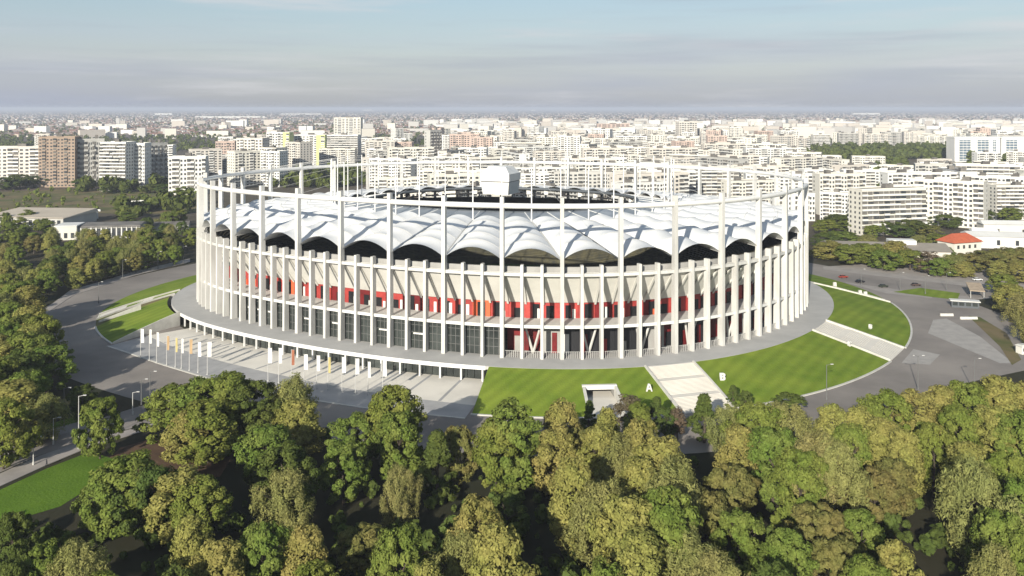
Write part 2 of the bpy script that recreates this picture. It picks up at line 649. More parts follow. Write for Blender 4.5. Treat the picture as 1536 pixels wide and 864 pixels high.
# podium terrace: a slab all round; where the plaza is, it is open beneath
m = MB()
sweep(m, [(DP, ZP), (-20, ZP), (-20, ZP - 1.0), (DP, ZP - 1.0)], 0, 40, 160)
tag(m.build('podium_terrace', MT['podium']), kind='structure')
m = MB()
sweep(m, [(DP + 0.25, ZP + 0.02), (DP + 0.25, ZP - 1.1), (DP - 0.1, ZP - 1.1), (DP - 0.1, ZP + 0.10), (DP + 0.25, ZP + 0.10)], 22.7, 29.85, 60)
tag(m.build('terrace_edge', MT['white_steel']), kind='structure')


def slope_z(d):
    return ZP - 0.05 - (ZP - 0.15) * max(0.0, min(1.0, (d - DP) / (DL - DP)))


def slope_patch(name, material, i0, i1, i0b, i1b, d0=DP, d1=DL, nd=10, lift=0.0, ni=None):
    """a piece of the slope from axis i0..i1 at its top to i0b..i1b at its foot"""
    ni = ni or max(2, int(abs(i1 - i0) * 6))
    s = MB()
    vs = []
    for a in range(nd + 1):
        d = d0 + (d1 - d0) * a / nd
        g = (d - DP) / (DL - DP)
        for b in range(ni + 1):
            w = b / ni
            i = (i0 + (i0b - i0) * g) * (1 - w) + (i1 + (i1b - i1) * g) * w
            vs.append(off(i, d, slope_z(d) + lift))
    fs = []
    for a in range(nd):
        for b in range(ni):
            k = a * (ni + 1) + b
            fs.append((k, k + ni + 1, k + ni + 2, k + 1))
    s.add(vs, fs)
    o = s.build(name, material, smooth=True)
    return tag(o, kind='structure')


def side_wall(name, material, i, ib, side=0.0, d0=DP, d1=DL, w=0.5, top=0.35):
    """a low wall down the slope along one edge"""
    s = MB()
    n = 8
    for k in range(n):
        ra, rb = [], []
        for d in (d0 + (d1 - d0) * k / n, d0 + (d1 - d0) * (k + 1) / n):
            g = (d - DP) / (DL - DP)
            ii = i + (ib - i) * g + side
            p = off(ii, d, 0)
            q = off(ii + w / 19.0, d, 0)
            z = slope_z(d)
            (ra if not ra else rb).extend([(p[0], p[1], -0.2), (q[0], q[1], -0.2), (q[0], q[1], z + top), (p[0], p[1], z + top)])
        s.prism(ra, rb)
    return tag(s.build(name, material), kind='structure')


# lawns
slope_patch('lawn', MT['lawn'], 20.72, 22.62, 21.9, 23.18, d0=DP + 1.5)
slope_patch('lawn', MT['lawn'], 33.02, 35.9, 32.86, 35.74)
slope_patch('lawn', MT['lawn'], 36.72, 40.15, 36.52, 39.42)
slope_patch('lawn', MT['lawn'], 40.5, 60.5, 39.7, 61.4)
# front lawn with the cut of the service tunnel
TI0, TI1, TD = 31.22, 31.66, 20.5
slope_patch('lawn', MT['lawn'], 29.90, 32.2, 29.96, 32.2, d1=TD)
slope_patch('lawn', MT['lawn'], 29.90, TI0, 29.96, TI0, d0=TD)
slope_patch('lawn', MT['lawn'], TI1, 32.2, TI1, 32.2, d0=TD)

# kerb round the foot of the lawns
for (a, b) in ((21.9, 23.2), (29.95, TI0), (TI1, 32.2), (32.86, 35.74), (36.5, 39.4)):
    m = MB()
    sweep(m, [(DL + 0.6, -0.05), (DL + 0.6, 0.30), (DL - 0.1, 0.30), (DL - 0.1, -0.05)], a, b, max(4, int((b - a) * 8)))
    tag(m.build('lawn_kerb', MT['kerb']), kind='structure')


# stairs and ramps
def stairs(name, material, i0, i1, i0b, i1b, flights, nstep):
    s = MB()
    total = DL - DP
    land = 2.2
    fl = (total - land * (flights - 1)) / flights
    d = DP
    z = ZP - 0.02
    dz = (ZP - 0.2) / (flights * nstep)

    def pos(d):
        g = (d - DP) / (DL - DP)
        return i0 + (i0b - i0) * g, i1 + (i1b - i1) * g

    for f in range(flights):
        for k in range(nstep + (1 if f < flights - 1 else 0)):
            step = fl / nstep if k < nstep else land
            if k < nstep:
                z -= dz
            a0, a1 = pos(d)
            b0, b1 = pos(d + step)
            r0 = [off(a0, d, -0.1), off(a1, d, -0.1), off(a1, d, z), off(a0, d, z)]
            r1 = [off(b0, d + step, -0.1), off(b1, d + step, -0.1), off(b1, d + step, z), off(b0, d + step, z)]
            s.prism(r0, r1)
            d += step
    return tag(s.build(name, material), kind='structure')


stairs('stairway', MT['plaza'], 32.24, 32.98, 32.24, 32.80, 3, 12)
side_wall('stair_wall', MT['kerb'], 32.2, 32.2, 0.0, w=0.55, top=0.5)
side_wall('stair_wall', MT['kerb'], 32.98, 32.80, 0.0, w=0.55, top=0.5)
stairs('stairway', MT['plaza'], 35.96, 36.68, 35.80, 36.46, 3, 12)
side_wall('stair_wall', MT['kerb'], 35.92, 35.76, 0.0, w=0.6, top=0.55)
side_wall('stair_wall', MT['kerb'], 36.68, 36.46, 0.0, w=0.6, top=0.55)
side_wall('stair_wall', MT['kerb'], 40.15, 39.42, 0.0, w=0.7, top=0.6)
stairs('stairway', MT['plaza'], 40.2, 40.5, 39.47, 39.7, 3, 12)
side_wall('stair_wall', MT['kerb'], 22.62, 23.18, 0.0, w=0.5, top=0.5)
# left: stairs between two walls and a sunken ramp with a bright wall
stairs('stairway', MT['plaza'], 20.1, 20.5, 21.05, 21.35, 3, 12)
side_wall('stair_wall', MT['kerb'], 20.06, 21.0, 0.0, w=0.7, top=0.6)
side_wall('stair_wall', MT['kerb'], 20.5, 21.35, 0.0, w=0.7, top=0.6)
slope_patch('verge', MT['rough_grass'], 20.55, 20.72, 21.4, 21.9, d0=DP + 1.5)
m = MB()
for (i, d0, d1, z0, z1) in ((21.62, 21.0, 36.0, 3.3, 0.9),):
    a, b = off(i - 0.22, d0, 0), off(i, d1, 0)
    t = Vector((b[0] - a[0], b[1] - a[1], 0)).normalized()
    n_ = Vector((-t.y, t.x, 0)) * 0.5
    ra = [(a[0], a[1], -0.1), (a[0] + n_.x, a[1] + n_.y, -0.1), (a[0] + n_.x, a[1] + n_.y, z0 + 1.6), (a[0], a[1], z0 + 1.6)]
    rb = [(b[0], b[1], -0.1), (b[0] + n_.x, b[1] + n_.y, -0.1), (b[0] + n_.x, b[1] + n_.y, z1), (b[0], b[1], z1)]
    m.prism(ra, rb)
tag(m.build('ramp_wall', MT['kerb']), kind='structure')

# service tunnel in the front lawn
root = empty('tunnel_portal', off((TI0 + TI1) / 2, TD, 0))
tag(root, 'white framed service tunnel mouth cut into the lawn below the stadium', 'tunnel')
b0 = Vector(root.location)


def local(p):
    return tuple(Vector(p) - b0)


def wall_piece(name, i0, i1, d0, d1, zt0, zt1, material, zb=-0.1):
    s = MB()
    r0 = [local(off(i0, d0, zb)), local(off(i1, d0, zb)), local(off(i1, d0, zt0)), local(off(i0, d0, zt0))]
    r1 = [local(off(i0, d1, zb)), local(off(i1, d1, zb)), local(off(i1, d1, zt1)), local(off(i0, d1, zt1))]
    s.prism(r0, r1)
    return s.build(name, material, root)


tw = 0.035
wall_piece('side_wall', TI0 - 0.001, TI0 + tw, TD, DL, slope_z(TD) + 0.35, 0.4, MT['kerb'])
wall_piece('side_wall', TI1 - tw, TI1 + 0.001, TD, DL, slope_z(TD) + 0.35, 0.4, MT['kerb'])
wall_piece('lintel', TI0 - 0.003, TI1 + 0.003, TD - 0.9, TD + 0.3, slope_z(TD) + 0.5, slope_z(TD) + 0.5, MT['white_panel'], zb=2.3)
wall_piece('driveway', TI0 + tw, TI1 - tw, 6, DL, 0.10, 0.10, MT['plaza'], zb=0.0)
wall_piece('tunnel_wall', TI0 + 0.0, TI0 + 0.03, 4, TD - 0.5, 2.6, 2.6, MT['concrete'])
wall_piece('tunnel_wall', TI1 - 0.03, TI1, 4, TD - 0.5, 2.6, 2.6, MT['concrete'])
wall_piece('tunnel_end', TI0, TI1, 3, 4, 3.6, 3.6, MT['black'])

# ------------------------------------------------------------------ the stadium
stad = empty('stadium', (CX, CY, 0))
tag(stad, 'large white stadium ringed by tall concrete fin columns under a scalloped membrane roof', 'stadium')
S0 = Vector((CX, CY, 0))


class SB(MB):
    def build(s, name, mats, parent=None, smooth=False, loc=None):
        s.v = [(x - CX, y - CY, z) for x, y, z in s.v]
        return MB.build(s, name, mats, parent or stad, smooth)


ZT, ZS = 55.5, 34.3        # column tops
for k in range(120):
    i = k / 3.0
    tall = k % 3 == 0
    x, y = ringp(i)
    nx, ny = ringn(i)
    tx, ty = -ny, nx
    hw = 0.60 if tall else 0.46
    prof = [(ZP - 0.02, 0.05, -2.3), (ZP + 8, 0.0, -2.2), (ZS - 0.3, 0.0, -2.0), (ZS if not tall else ZS + 1, 0.0, -1.9)]
    if tall:
        prof += [(ZT, -0.05, -1.6)]
    m = SB()
    vs = []
    for (z, do, di) in prof:
        for (a, d) in ((-hw, do), (hw, do), (hw, di), (-hw, di)):
            vs.append((x + tx * a + nx * d, y + ty * a + ny * d, z))
    fs = []
    n = len(prof)
    for a in range(n - 1):
        for b in range(4):
            c = (b + 1) % 4
            fs.append((a * 4 + b, a * 4 + c, a * 4 + 4 + c, a * 4 + 4 + b))
    fs.append(tuple(range((n - 1) * 4, n * 4)))
    m.add(vs, fs)
    m.build('column', MT['column'])


def tube_ring(name, d, z, r, material, seg=160, fn=off):
    s = SB()
    sweep(s, [(d + (r if fn is off else r / 110) * math.cos(w), z + r * math.sin(w)) for w in [2 * PI * q / 8 for q in range(8)]], 0, 40, seg, fn=fn)
    return s.build(name, material, smooth=True)


tube_ring('top_ring_tube', -0.9, 52.7, 0.88, MT['white_steel'])
m = SB()
sweep(m, [(-0.5, 30.7), (-0.5, 31.7), (-1.5, 31.7), (-1.5, 30.7)], 0, 40, 120)
m.build('ring_beam', MT['column'])
# rim wall of the upper stand
m = SB()
sweep(m, [(-3.4, 30.4), (-3.4, 33.2), (-4.2, 33.2), (-4.2, 30.4)], 0, 40, 120)
m.build('rim_wall', MT['concrete'])
# mid deck with a white edge
m = SB()
sweep(m, [(-1.0, 14.6), (-1.0, 15.2), (-12.8, 15.2), (-12.8, 14.6)], 0, 40, 120)
m.build('concourse_deck', MT['deck'])
m = SB()
sweep(m, [(-0.85, 14.4), (-0.85, 15.35), (-0.98, 15.35), (-0.98, 14.4)], 0, 40, 120)
m.build('deck_edge', MT['white_steel'])
# inclined soffit of the upper stand with ribs under it
m = SB()
sweep(m, [(-10.6, 20.4), (-2.6, 30.5), (-2.6, 31.6), (-10.6, 21.8)], 0, 40, 120)
m.build('stand_soffit', MT['cream'])
for k in range(120):
    i = k / 3.0
    m = SB()
    hw = 0.35 / 19.0
    r0 = [off(i - hw, -10.5, 19.7), off(i + hw, -10.5, 19.7), off(i + hw, -10.5, 20.6), off(i - hw, -10.5, 20.6)]
    r1 = [off(i - hw, -2.3, 29.9), off(i + hw, -2.3, 29.9), off(i + hw, -2.3, 30.7), off(i - hw, -2.3, 30.7)]
    m.prism(r0, r1)
    m.build('soffit_rib', MT['cream'])

# red concourse wall: one panel per bay, with doors, kiosk fronts and recesses
rr = random.Random(3)


def ibox(m, i0, i1, d0, d1, z0, z1):
    m.prism([off(i0, d0, z0), off(i1, d0, z0), off(i1, d1, z0), off(i0, d1, z0)],
            [off(i0, d0, z1), off(i1, d0, z1), off(i1, d1, z1), off(i0, d1, z1)])


for k in range(120):
    i0, i1 = k / 3.0, (k + 1) / 3.0
    t = rr.random()
    m = SB()
    d = -11.2 if t < 0.55 else -10.7
    ibox(m, i0 + 0.002, i1 - 0.002, d, d - 1.2, 15.2, 20.5)
    pn = m.build('wall_panel', MT['red'] if (t < 0.4 or 0.55 < t < 0.8) else MT['orange'] if t > 0.9 else MT['dark_red'])
    w = 0.333
    a = i0 + w * rr.uniform(0.1, 0.45)
    m = SB()
    ibox(m, a, a + w * rr.uniform(0.28, 0.5), d + 0.08, d - 0.1, 15.25, 15.2 + rr.uniform(2.8, 4.8))
    m.build('door', MT['door_dark'], pn)
    if rr.random() < 0.55:
        a = i0 + w * rr.uniform(0.6, 0.75)
        m = SB()
        ibox(m, a, a + w * rr.uniform(0.12, 0.2), d + 0.25, d - 0.05, 15.25, 15.2 + rr.uniform(1.8, 3.6))
        m.build('kiosk_front', MT['white_panel'] if rr.random() < 0.7 else MT['orange'], pn)

# lower storey: glass on the entrance side, open concourse with railings elsewhere
for k in range(120):
    i0, i1 = k / 3.0, (k + 1) / 3.0
    if 21.0 <= i0 < 29.98:
        m = SB()
        ibox(m, i0 + 0.02, i1 - 0.02, -2.9, -3.05, ZP + 0.05, 14.5)
        gp = m.build('glass_pane', MT['facade_glass'])
        m = SB()
        for q in range(1, 4):
            a = i0 + 0.333 * q / 4
            ibox(m, a - 0.004, a + 0.004, -2.75, -2.92, ZP + 0.05, 14.5)
        for z in (7.6, 10.2, 12.6):
            ibox(m, i0 + 0.02, i1 - 0.02, -2.78, -2.92, z, z + 0.12)
        m.build('mullion_grid', MT['lamp_grey'], gp)
        if rr.random() < 0.4:
            m = SB()
            ibox(m, i0 + 0.06, i1 - 0.04, -2.70, -2.9, 9.6, 10.1)
            m.build('white_band', MT['white_panel'])  # plain white strip set before the glass
    else:
        t = rr.random()
        m = SB()
        d = -9.5 if t < 0.5 else -7.5
        ibox(m, i0 + 0.002, i1 - 0.002, d, d - 1.0, ZP, 14.4)
        m.build('wall_panel', MT['dark_red'] if t < 0.55 else MT['black'] if t < 0.8 else MT['concrete'])
        m = SB()
        a = i0 + 0.333 * rr.uniform(0.1, 0.5)
        ibox(m, a, a + 0.333 * rr.uniform(0.2, 0.4), d + 0.3, d - 0.1, ZP + 0.02, ZP + rr.uniform(3, 6.5))
        m.build('kiosk_front', MT[rr.choice(['red', 'white_panel', 'door_dark', 'dark_red', 'concrete'])])
        m = SB()
        ibox(m, i0 + 0.03, i1 - 0.03, -1.25, -1.33, ZP + 2.0, ZP + 2.1)
        for q in range(8):
            a = i0 + 0.04 + 0.255 * q / 7
            ibox(m, a - 0.003, a + 0.003, -1.25, -1.35, ZP, ZP + 2.0)
        m.build('railing', MT['rail'])
        if k % 3 == 1:
            m = SB()
            p, q = off(i0 + 0.16, -6.5, ZP), off(i0 + 0.16, -6.5, ZP + 4.8)
            for di in (-0.14, 0.14):
                m.tube(off(i0 + 0.16, -6.5, ZP + 0.1), off(i0 + 0.16 + di, -5.0, 14.5), 0.45, 0.35, 6)
            m.build('v_strut', MT['column'])

# ground floor front under the terrace: glass between white posts
m = SB()
for k in range(63):
    i = 22.75 + k * 0.113
    m = SB()
    ibox(m, i, i + 0.105, DP - 3.0, DP - 3.15, 0.06, ZP - 1.02)
    m.build('glass_pane', MT['facade_glass'])
for k in range(22):
    i = 22.8 + k * 0.333
    m = SB()
    ibox(m, i - 0.012, i + 0.012, DP - 0.7, DP - 1.2, 0.06, ZP - 1.02)
    m.build('canopy_post', MT['white_steel'])

# stand: bowl with stepped rows
m = SB()
prof = [(-4.3, 33.0)]
d, z = -4.4, 33.0
while z > 8.0:
    prof.append((d - 1.1, z))
    z -= 0.62
    prof.append((d - 1.1, z))
    d -= 1.1
prof += [(d - 6, z), (d - 6, 4.2)]


def bowl(i, d, z):
    x, y = ringp(i)
    r = 1 + d / 118.0
    return (CX + (x - CX) * r, CY + (y - CY) * r, z)


sweep(m, prof, 0, 40, 80, closed=False, fn=bowl)
m.build('stand_bowl', MT['seat'])
m = SB()
m.add([scl(40 * k / 80, 0.62, 4.1) for k in range(80)], [tuple(range(80))])
m.build('pitch', MT['track'])

# membrane roof: one scalloped panel per bay
RM, ZM = 0.575, 41.9
RG, ZG = 0.455, 43.6
NS, NT = 51, 14
for k in range(40):
    m = SB()
    vs = []
    for a in range(NS):
        s_ = a / (NS - 1)
        for b in range(NT + 1):
            t = b / NT
            i = k + t
            r = 1 + (RM - 1) * s_ - 0.009
            x, y, _ = scl(i, r, 0)
            base = 35.6 + (ZM - 35.6) * (1 - (1 - s_) ** 1.25)
            arch = 1 - (2 * t - 1) ** 2
            h = (3.8 - 2.0 * s_) * arch
            sagn = 0.7 * abs(math.sin(PI * 5.0 * s_)) * arch * (1 - 0.35 * s_)
            edge = 0.5 * arch if a == 0 else 0
            vs.append((x, y, base + h - sagn))
    fs = []
    for a in range(NS - 1):
        for b in range(NT):
            q = a * (NT + 1) + b
            fs.append((q, q + 1, q + NT + 2, q + NT + 1))
    m.add(vs, fs)
    mp_ = m.build('membrane_panel', MT['membrane'], smooth=True)
    # tubular arches under the fabric show as fine seams
    for q in range(1, 5):
        s_ = q / 5.0
        m = SB()
        pp = []
        for b in range(9):
            t = 0.03 + 0.94 * b / 8
            x, y, _ = scl(k + t, 1 + (RM - 1) * s_ - 0.009, 0)
            arch = 1 - (2 * t - 1) ** 2
            pp.append((x, y, 35.6 + (ZM - 35.6) * (1 - (1 - s_) ** 1.25) + (3.8 - 2.0 * s_) * arch + 0.03))
        for b in range(8):
            m.tube(pp[b], pp[b + 1], 0.10, n=4)
        m.build('membrane_arch', MT['rail'], mp_)
    # valley gutter along the axis
    m = SB()
    for a in range(8):
        p, q = [], []
        for s_, lst in ((a / 8, p), ((a + 1) / 8, q)):
            r = 1 + (RM - 1) * s_ - 0.009
            lst.append(scl(k, r, 35.75 + (ZM - 35.6) * (1 - (1 - s_) ** 1.25)))
        m.tube(p[0], q[0], 0.24, n=5)
    m.build('valley_gutter', MT['gutter'] if k in (32, 33) else MT['rail'])
    # translucent inner roof panel and its frame
    m = SB()
    g = 0.02
    m.prism([scl(k + g, RM - 0.004, ZM - 0.1), scl(k + 1 - g, RM - 0.004, ZM - 0.1), scl(k + 1 - g, RG, ZG), scl(k + g, RG, ZG)],
            [scl(k + g, RM - 0.004, ZM + 0.05), scl(k + 1 - g, RM - 0.004, ZM + 0.05), scl(k + 1 - g, RG, ZG + 0.15), scl(k + g, RG, ZG + 0.15)])
    m.build('glass_roof_panel', MT['glass_roof'])
    m = SB()
    m.tube(scl(k, RM, ZM + 0.1), scl(k, RG, ZG + 0.1), 0.22, n=5)
    m.build('roof_beam', MT['white_steel'])
    # mast on the inner ring with its stay
    m = SB()
    m.tube(scl(k, RM, ZM - 2), scl(k, RM, 61.5), 0.26, 0.20, 6)
    m.build('mast', MT['white_steel'])
    m = SB()
    m.tube(scl(k, RM, 61.2), off(k, -0.9, 53.4), 0.045, n=4)
    m.build('stay_cable', MT['rail'])
    # short hanger from column to membrane corner
    m = SB()
    m.tube(off(k, -1.2, 36.0), off(k, -0.4, 30.9), 0.12, n=4)
    m.build('edge_cable', MT['rail'])
tube_ring('tension_ring', RM, ZM - 0.3, 0.55, MT['white_steel'], fn=scl)
tube_ring('tension_ring', RG, ZG - 0.2, 0.7, MT['gutter'], fn=scl)
m = SB()
sweep(m, [(RG + 0.01, ZG - 3.2), (RG + 0.02, ZG - 3.2), (RG + 0.02, ZG - 2.6), (RG + 0.01, ZG - 2.6)], 0, 40, 80, fn=scl)
m.build('catwalk', MT['black'])
for k in range(40):
    m = SB()
    ibox_i = k + 0.5
    p = scl(ibox_i, RG + 0.012, ZG - 2.2)
    m.box(p[0] - 1.0, p[0] + 1.0, p[1] - 0.7, p[1] + 0.7, p[2] - 0.8, p[2] + 1.2)
    m.build('speaker_box' if k % 2 else 'floodlight_box', MT['white_panel'] if k % 3 else MT['black'])

# video cube hung over the middle of the pitch
vc = empty('video_cube', (-5.0, CY - 1, 46.0), R(-22))
tag(vc, 'white four sided video cube hanging over the opening of the stadium roof', 'video cube')


def frustum(a0, a1, z0, z1):
    s = MB()
    s.prism([(-a0, -a0, z0), (a0, -a0, z0), (a0, a0, z0), (-a0, a0, z0)], [(-a1, -a1, z1), (a1, -a1, z1), (a1, a1, z1), (-a1, a1, z1)])
    return s


frustum(5.9, 6.6, 0, 5.4).build('lower_screen_box', MT['white_panel'], vc)
frustum(6.35, 6.35, 5.4, 5.8).build('screen_gap', MT['gutter'], vc)
frustum(6.8, 6.8, 5.8, 9.0).build('upper_screen_box', MT['white_panel'], vc)
frustum(6.6, 4.0, 9.0, 12.0).build('hood', MT['white_steel'], vc)
s = MB()
for (a, b) in ((-5, -5), (5, -5), (5, 5), (-5, 5)):
    s.tube((a * 0.7, b * 0.7, 11.8), (a * 10, b * 8, 16.0), 0.06, n=4)
s.build('hanger_cables', MT['rail'], vc)


# ------------------------------------------------------------------ letters and small things on the lawns and the plaza
LET = {
    'A': [[(-0.5, 0), (-0.28, 0), (-0.19, 0.30), (0.19, 0.30), (0.28, 0), (0.5, 0), (0.14, 1.1), (-0.14, 1.1)], [(-0.13, 0.5), (0.0, 0.92), (0.13, 0.5)]],
    'B': [[(-0.42, 0), (0.22, 0), (0.42, 0.14), (0.42, 0.44), (0.28, 0.56), (0.40, 0.68), (0.40, 0.96), (0.22, 1.1), (-0.42, 1.1)], [(-0.16, 0.22), (-0.16, 0.46), (0.14, 0.46), (0.14, 0.22)], [(-0.16, 0.66), (-0.16, 0.88), (0.12, 0.88), (0.12, 0.66)]],
    'C': [[(0.42, 0.34), (0.18, 0.34), (0.10, 0.22), (-0.10, 0.22), (-0.18, 0.32), (-0.18, 0.78), (-0.10, 0.88), (0.10, 0.88), (0.18, 0.76), (0.42, 0.76), (0.42, 0.92), (0.24, 1.1), (-0.24, 1.1), (-0.42, 0.92), (-0.42, 0.18), (-0.24, 0), (0.24, 0), (0.42, 0.18)]],
    'D': [[(-0.42, 0), (0.20, 0), (0.42, 0.22), (0.42, 0.88), (0.20, 1.1), (-0.42, 1.1)], [(-0.16, 0.22), (-0.16, 0.88), (0.08, 0.88), (0.16, 0.78), (0.16, 0.32), (0.08, 0.22)]],
}


def letter(ch, loc, rz, size, label):
    cu = bpy.data.curves.new('letter_curve', 'CURVE')
    cu.dimensions = '2D'
    cu.fill_mode = 'BOTH'
    cu.extrude = 0.35 / size
    for loop in LET[ch]:
        sp = cu.splines.new('POLY')
        sp.points.add(len(loop) - 1)
        for p, (a, b) in zip(sp.points, loop):
            p.co = (a, b, 0, 1)
        sp.use_cyclic_u = True
    tmp = bpy.data.objects.new('tmp', cu)
    col.objects.link(tmp)
    dg = bpy.context.evaluated_depsgraph_get()
    me = bpy.data.meshes.new_from_object(tmp.evaluated_get(dg))
    bpy.data.objects.remove(tmp)
    me.materials.clear()
    me.materials.append(MT['white_panel'])
    o = link('gate_letter', me, None, loc)
    o.rotation_euler = (R(90), 0, rz)
    o.scale = (size, size, size)
    return tag(o, label, 'letter', 'gate letters on the lawns')


def on_slope(i, d):
    return off(i, d, slope_z(d))


letter('A', on_slope(32.03, 24.0), 0.05, 1.9, 'white standing letter A on the lawn beside the wide stairway')
letter('B', on_slope(33.08, 22.0), 0.15, 1.9, 'white standing letter B on the lawn beside the wide stairway')
letter('C', on_slope(35.78, 23.5), 0.5, 1.5, 'white standing letter C on the lawn below the side stairway')
letter('D', on_slope(36.98, 24.0), 0.6, 1.5, 'white standing letter D on the lawn above the side stairway')

# flag poles on the plaza
FLAGC = {
    'white': mat('flag_white', (0.80, 0.79, 0.76), None, rough=0.8),
    'orange': mat('flag_orange', (0.46, 0.32, 0.18), None, rough=0.8),
    'brown': mat('flag_brown', (0.36, 0.14, 0.08), None, rough=0.8),
    'yellow': mat('flag_yellow', (0.55, 0.46, 0.2), None, rough=0.8),
}


def flagpole(u, v, colour, h=11.0, fw=1.1, fh=5.2, where='plaza'):
    x, y = px(u, v)
    t = empty('flagpole', (x, y, 0.05))
    tag(t, 'slim pole with a narrow %s banner standing on the paved plaza' % colour, 'flagpole', 'plaza poles with %s banners' % colour)
    s = MB()
    s.tube((0, 0, 0), (0, 0, h), 0.11, 0.07, 6)
    s.tube((0, 0, 0), (0, 0, 0.25), 0.3, 0.3, 8)
    s.build('pole', MT['rail'], t)
    s = MB()
    s.tube((-0.1, 0, h - 0.15), (fw + 0.1, 0, h - 0.15), 0.04, 0.04, 4)
    s.build('banner_arm', MT['rail'], t)
    s = MB()
    nx_, nz_ = 4, 8
    vs = []
    ph = random.uniform(0, 6)
    for side in (0, 1):
        for a in range(nz_ + 1):
            for b in range(nx_ + 1):
                w = b / nx_
                z = h - 0.2 - fh * a / nz_
                vs.append((0.1 + fw * w, 0.16 * math.sin(ph + 3 * w + a * 0.6) * w + side * 0.03, z))
    fs = []
    K = (nz_ + 1) * (nx_ + 1)
    for a in range(nz_):
        for b in range(nx_):
            q = a * (nx_ + 1) + b
            fs.append((q, q + 1, q + nx_ + 2, q + nx_ + 1))
            fs.append((K + q, K + q + nx_ + 1, K + q + nx_ + 2, K + q + 1))
    s.add(vs, fs)
    s.build('banner', FLAGC[colour], t, smooth=True)
    return t


for (u, v, c, fw) in ((211, 538, 'white', 1.3), (224, 541, 'white', .9), (235, 545, 'white', .9), (250, 548, 'orange', 1.0), (263, 551, 'yellow', .8), (272, 553, 'white', .8),
                      (284, 556, 'orange', 1.2), (297, 559, 'white', 1.2), (311, 562, 'white', 1.6),
                      (402, 572, 'white', 1.5), (418, 575, 'white', 1.2), (437, 577, 'brown', 1.1), (456, 580, 'white', 1.4), (475, 583, 'white', 1.2), (492, 585, 'yellow', .9),
                      (513, 588, 'white', 1.4), (533, 590, 'white', 1.4), (552, 592, 'white', .9), (574, 594, 'white', 1.4)):
    flagpole(u, v, c, fw=0.75 * fw, fh=4.6, h=random.uniform(9.6, 10.8))


def lamp_post(u, v, h, label, group, double=False, metal='lamp_grey'):
    x, y = px(u, v)
    t = empty('street_lamp', (x, y, 0.05))
    tag(t, label, 'street lamp', group)
    s = MB()
    s.tube((0, 0, 0), (0, 0, h), 0.13, 0.08, 6)
    s.tube((0, 0, 0), (0, 0, 0.8), 0.22, 0.2, 6)
    s.build('pole', MT[metal], t)
    for sg in ((-1, 1) if double else (1,)):
        s = MB()
        s.tube((0, 0, h - 0.1), (1.5 * sg, 0, h + 0.25), 0.06, 0.05, 5)
        arm = s.build('arm', MT[metal], t)
        s = MB()
        s.box(1.1 * sg - 0.4 if sg < 0 else 1.1, 1.1 * sg if sg < 0 else 1.9, -0.16, 0.16, h + 0.12, h + 0.30)
        s.build('lamp_head', MT['rail'], arm)
    return t


for (u, v, h, d) in ((184, 418, 9, 0), (237, 404, 9, 0), (70, 522, 9, 1), (44, 548, 9, 0), (225, 612, 10, 0), (212, 607, 7, 0), (148, 455, 9, 0), (275, 395, 9, 0), (96, 640, 10, 0)):
    lamp_post(u, v, h, 'grey street lamp standing on the kerb of the ring road', 'street lamps along the ring road', d)
for (u, v, h) in ((12, 681, 5), (80, 667, 6.5), (50, 698, 6.5), (118, 674, 13), (199, 622, 6)):
    lamp_post(u, v, h, 'pale lamp standing on the pavement of the tree lined avenue', 'street lamps along the avenue', metal='rail')
for (u, v, h, d) in ((1240, 600, 10, 0), (1377, 585, 10, 1), (1388, 441, 8, 0), (1420, 436, 8, 0), (1515, 478, 8, 0), (1292, 430, 8, 0), (1350, 436, 8, 0), (1462, 590, 10, 0)):
    lamp_post(u, v, h, 'grey lamp standing by the wide asphalt apron near the gatehouse', 'street lamps round the apron', d)

# low concrete blocks and benches on the terrace and the walls
for (u, v, z) in ((1252, 427, 3.6), (1290, 439, 2.2), (1298, 441, 2.0)):
    x, y = px(u, v, z)
    s = MB()
    s.prism([(-.8, -.5, 0), (.8, -.5, 0), (.8, .5, 0), (-.8, .5, 0)], [(-.65, -.4, 2.0), (.65, -.4, 2.0), (.65, .4, 2.0), (-.65, .4, 2.0)])
    o = s.build('stone_pier', MT['kerb'], loc=(x, y, z - 0.9))
    tag(o, 'small pale stone pier on the far stair wall beside the lawn', 'pier', 'piers of the far stair wall')

# ------------------------------------------------------------------ cars, gatehouse, barriers, a walker
CARP = {}


def car(u, v, rz, colour, label):
    x, y = px(u, v)
    t = empty('parked_car', (x, y, 0.06), rz)
    tag(t, label, 'car')
    paint = mat('car_paint_' + colour[0], colour[1], None, rough=0.3, spec=0.5)
    s = MB()
    pr = [(-2.15, .35), (-2.2, .75), (-1.9, .95), (-1.1, 1.0), (1.0, .98), (1.9, .85), (2.15, .7), (2.15, .35)]
    s.prism([(a, -.85, b) for a, b in pr], [(a, .85, b) for a, b in pr])
    s.build('body', paint, t)
    s = MB()
    s.prism([(-1.75, -.76, .98), (1.1, -.76, .98), (1.1, .76, .98), (-1.75, .76, .98)], [(-1.3, -.62, 1.42), (.35, -.62, 1.42), (.35, .62, 1.42), (-1.3, .62, 1.42)])
    s.build('windows', MT['door_dark'], t)
    s = MB()
    s.prism([(-1.3, -.63, 1.421), (.35, -.63, 1.421), (.35, .63, 1.421), (-1.3, .63, 1.421)], [(-1.2, -.58, 1.49), (.25, -.58, 1.49), (.25, .58, 1.49), (-1.2, .58, 1.49)])
    s.build('roof', paint, t)
    for (a, b) in ((-1.35, -.8), (1.35, -.8), (-1.35, .8), (1.35, .8)):
        s = MB()
        s.tube((a, b - .1, .33), (a, b + .1, .33), .33, .33, 10)
        s.build('wheel', MT['black'], t)
    for b in (-.6, .6):
        s = MB()
        s.box(2.14, 2.18, b - .18, b + .18, .55, .72)
        s.build('headlight', MT['white_panel'], t)
    return t


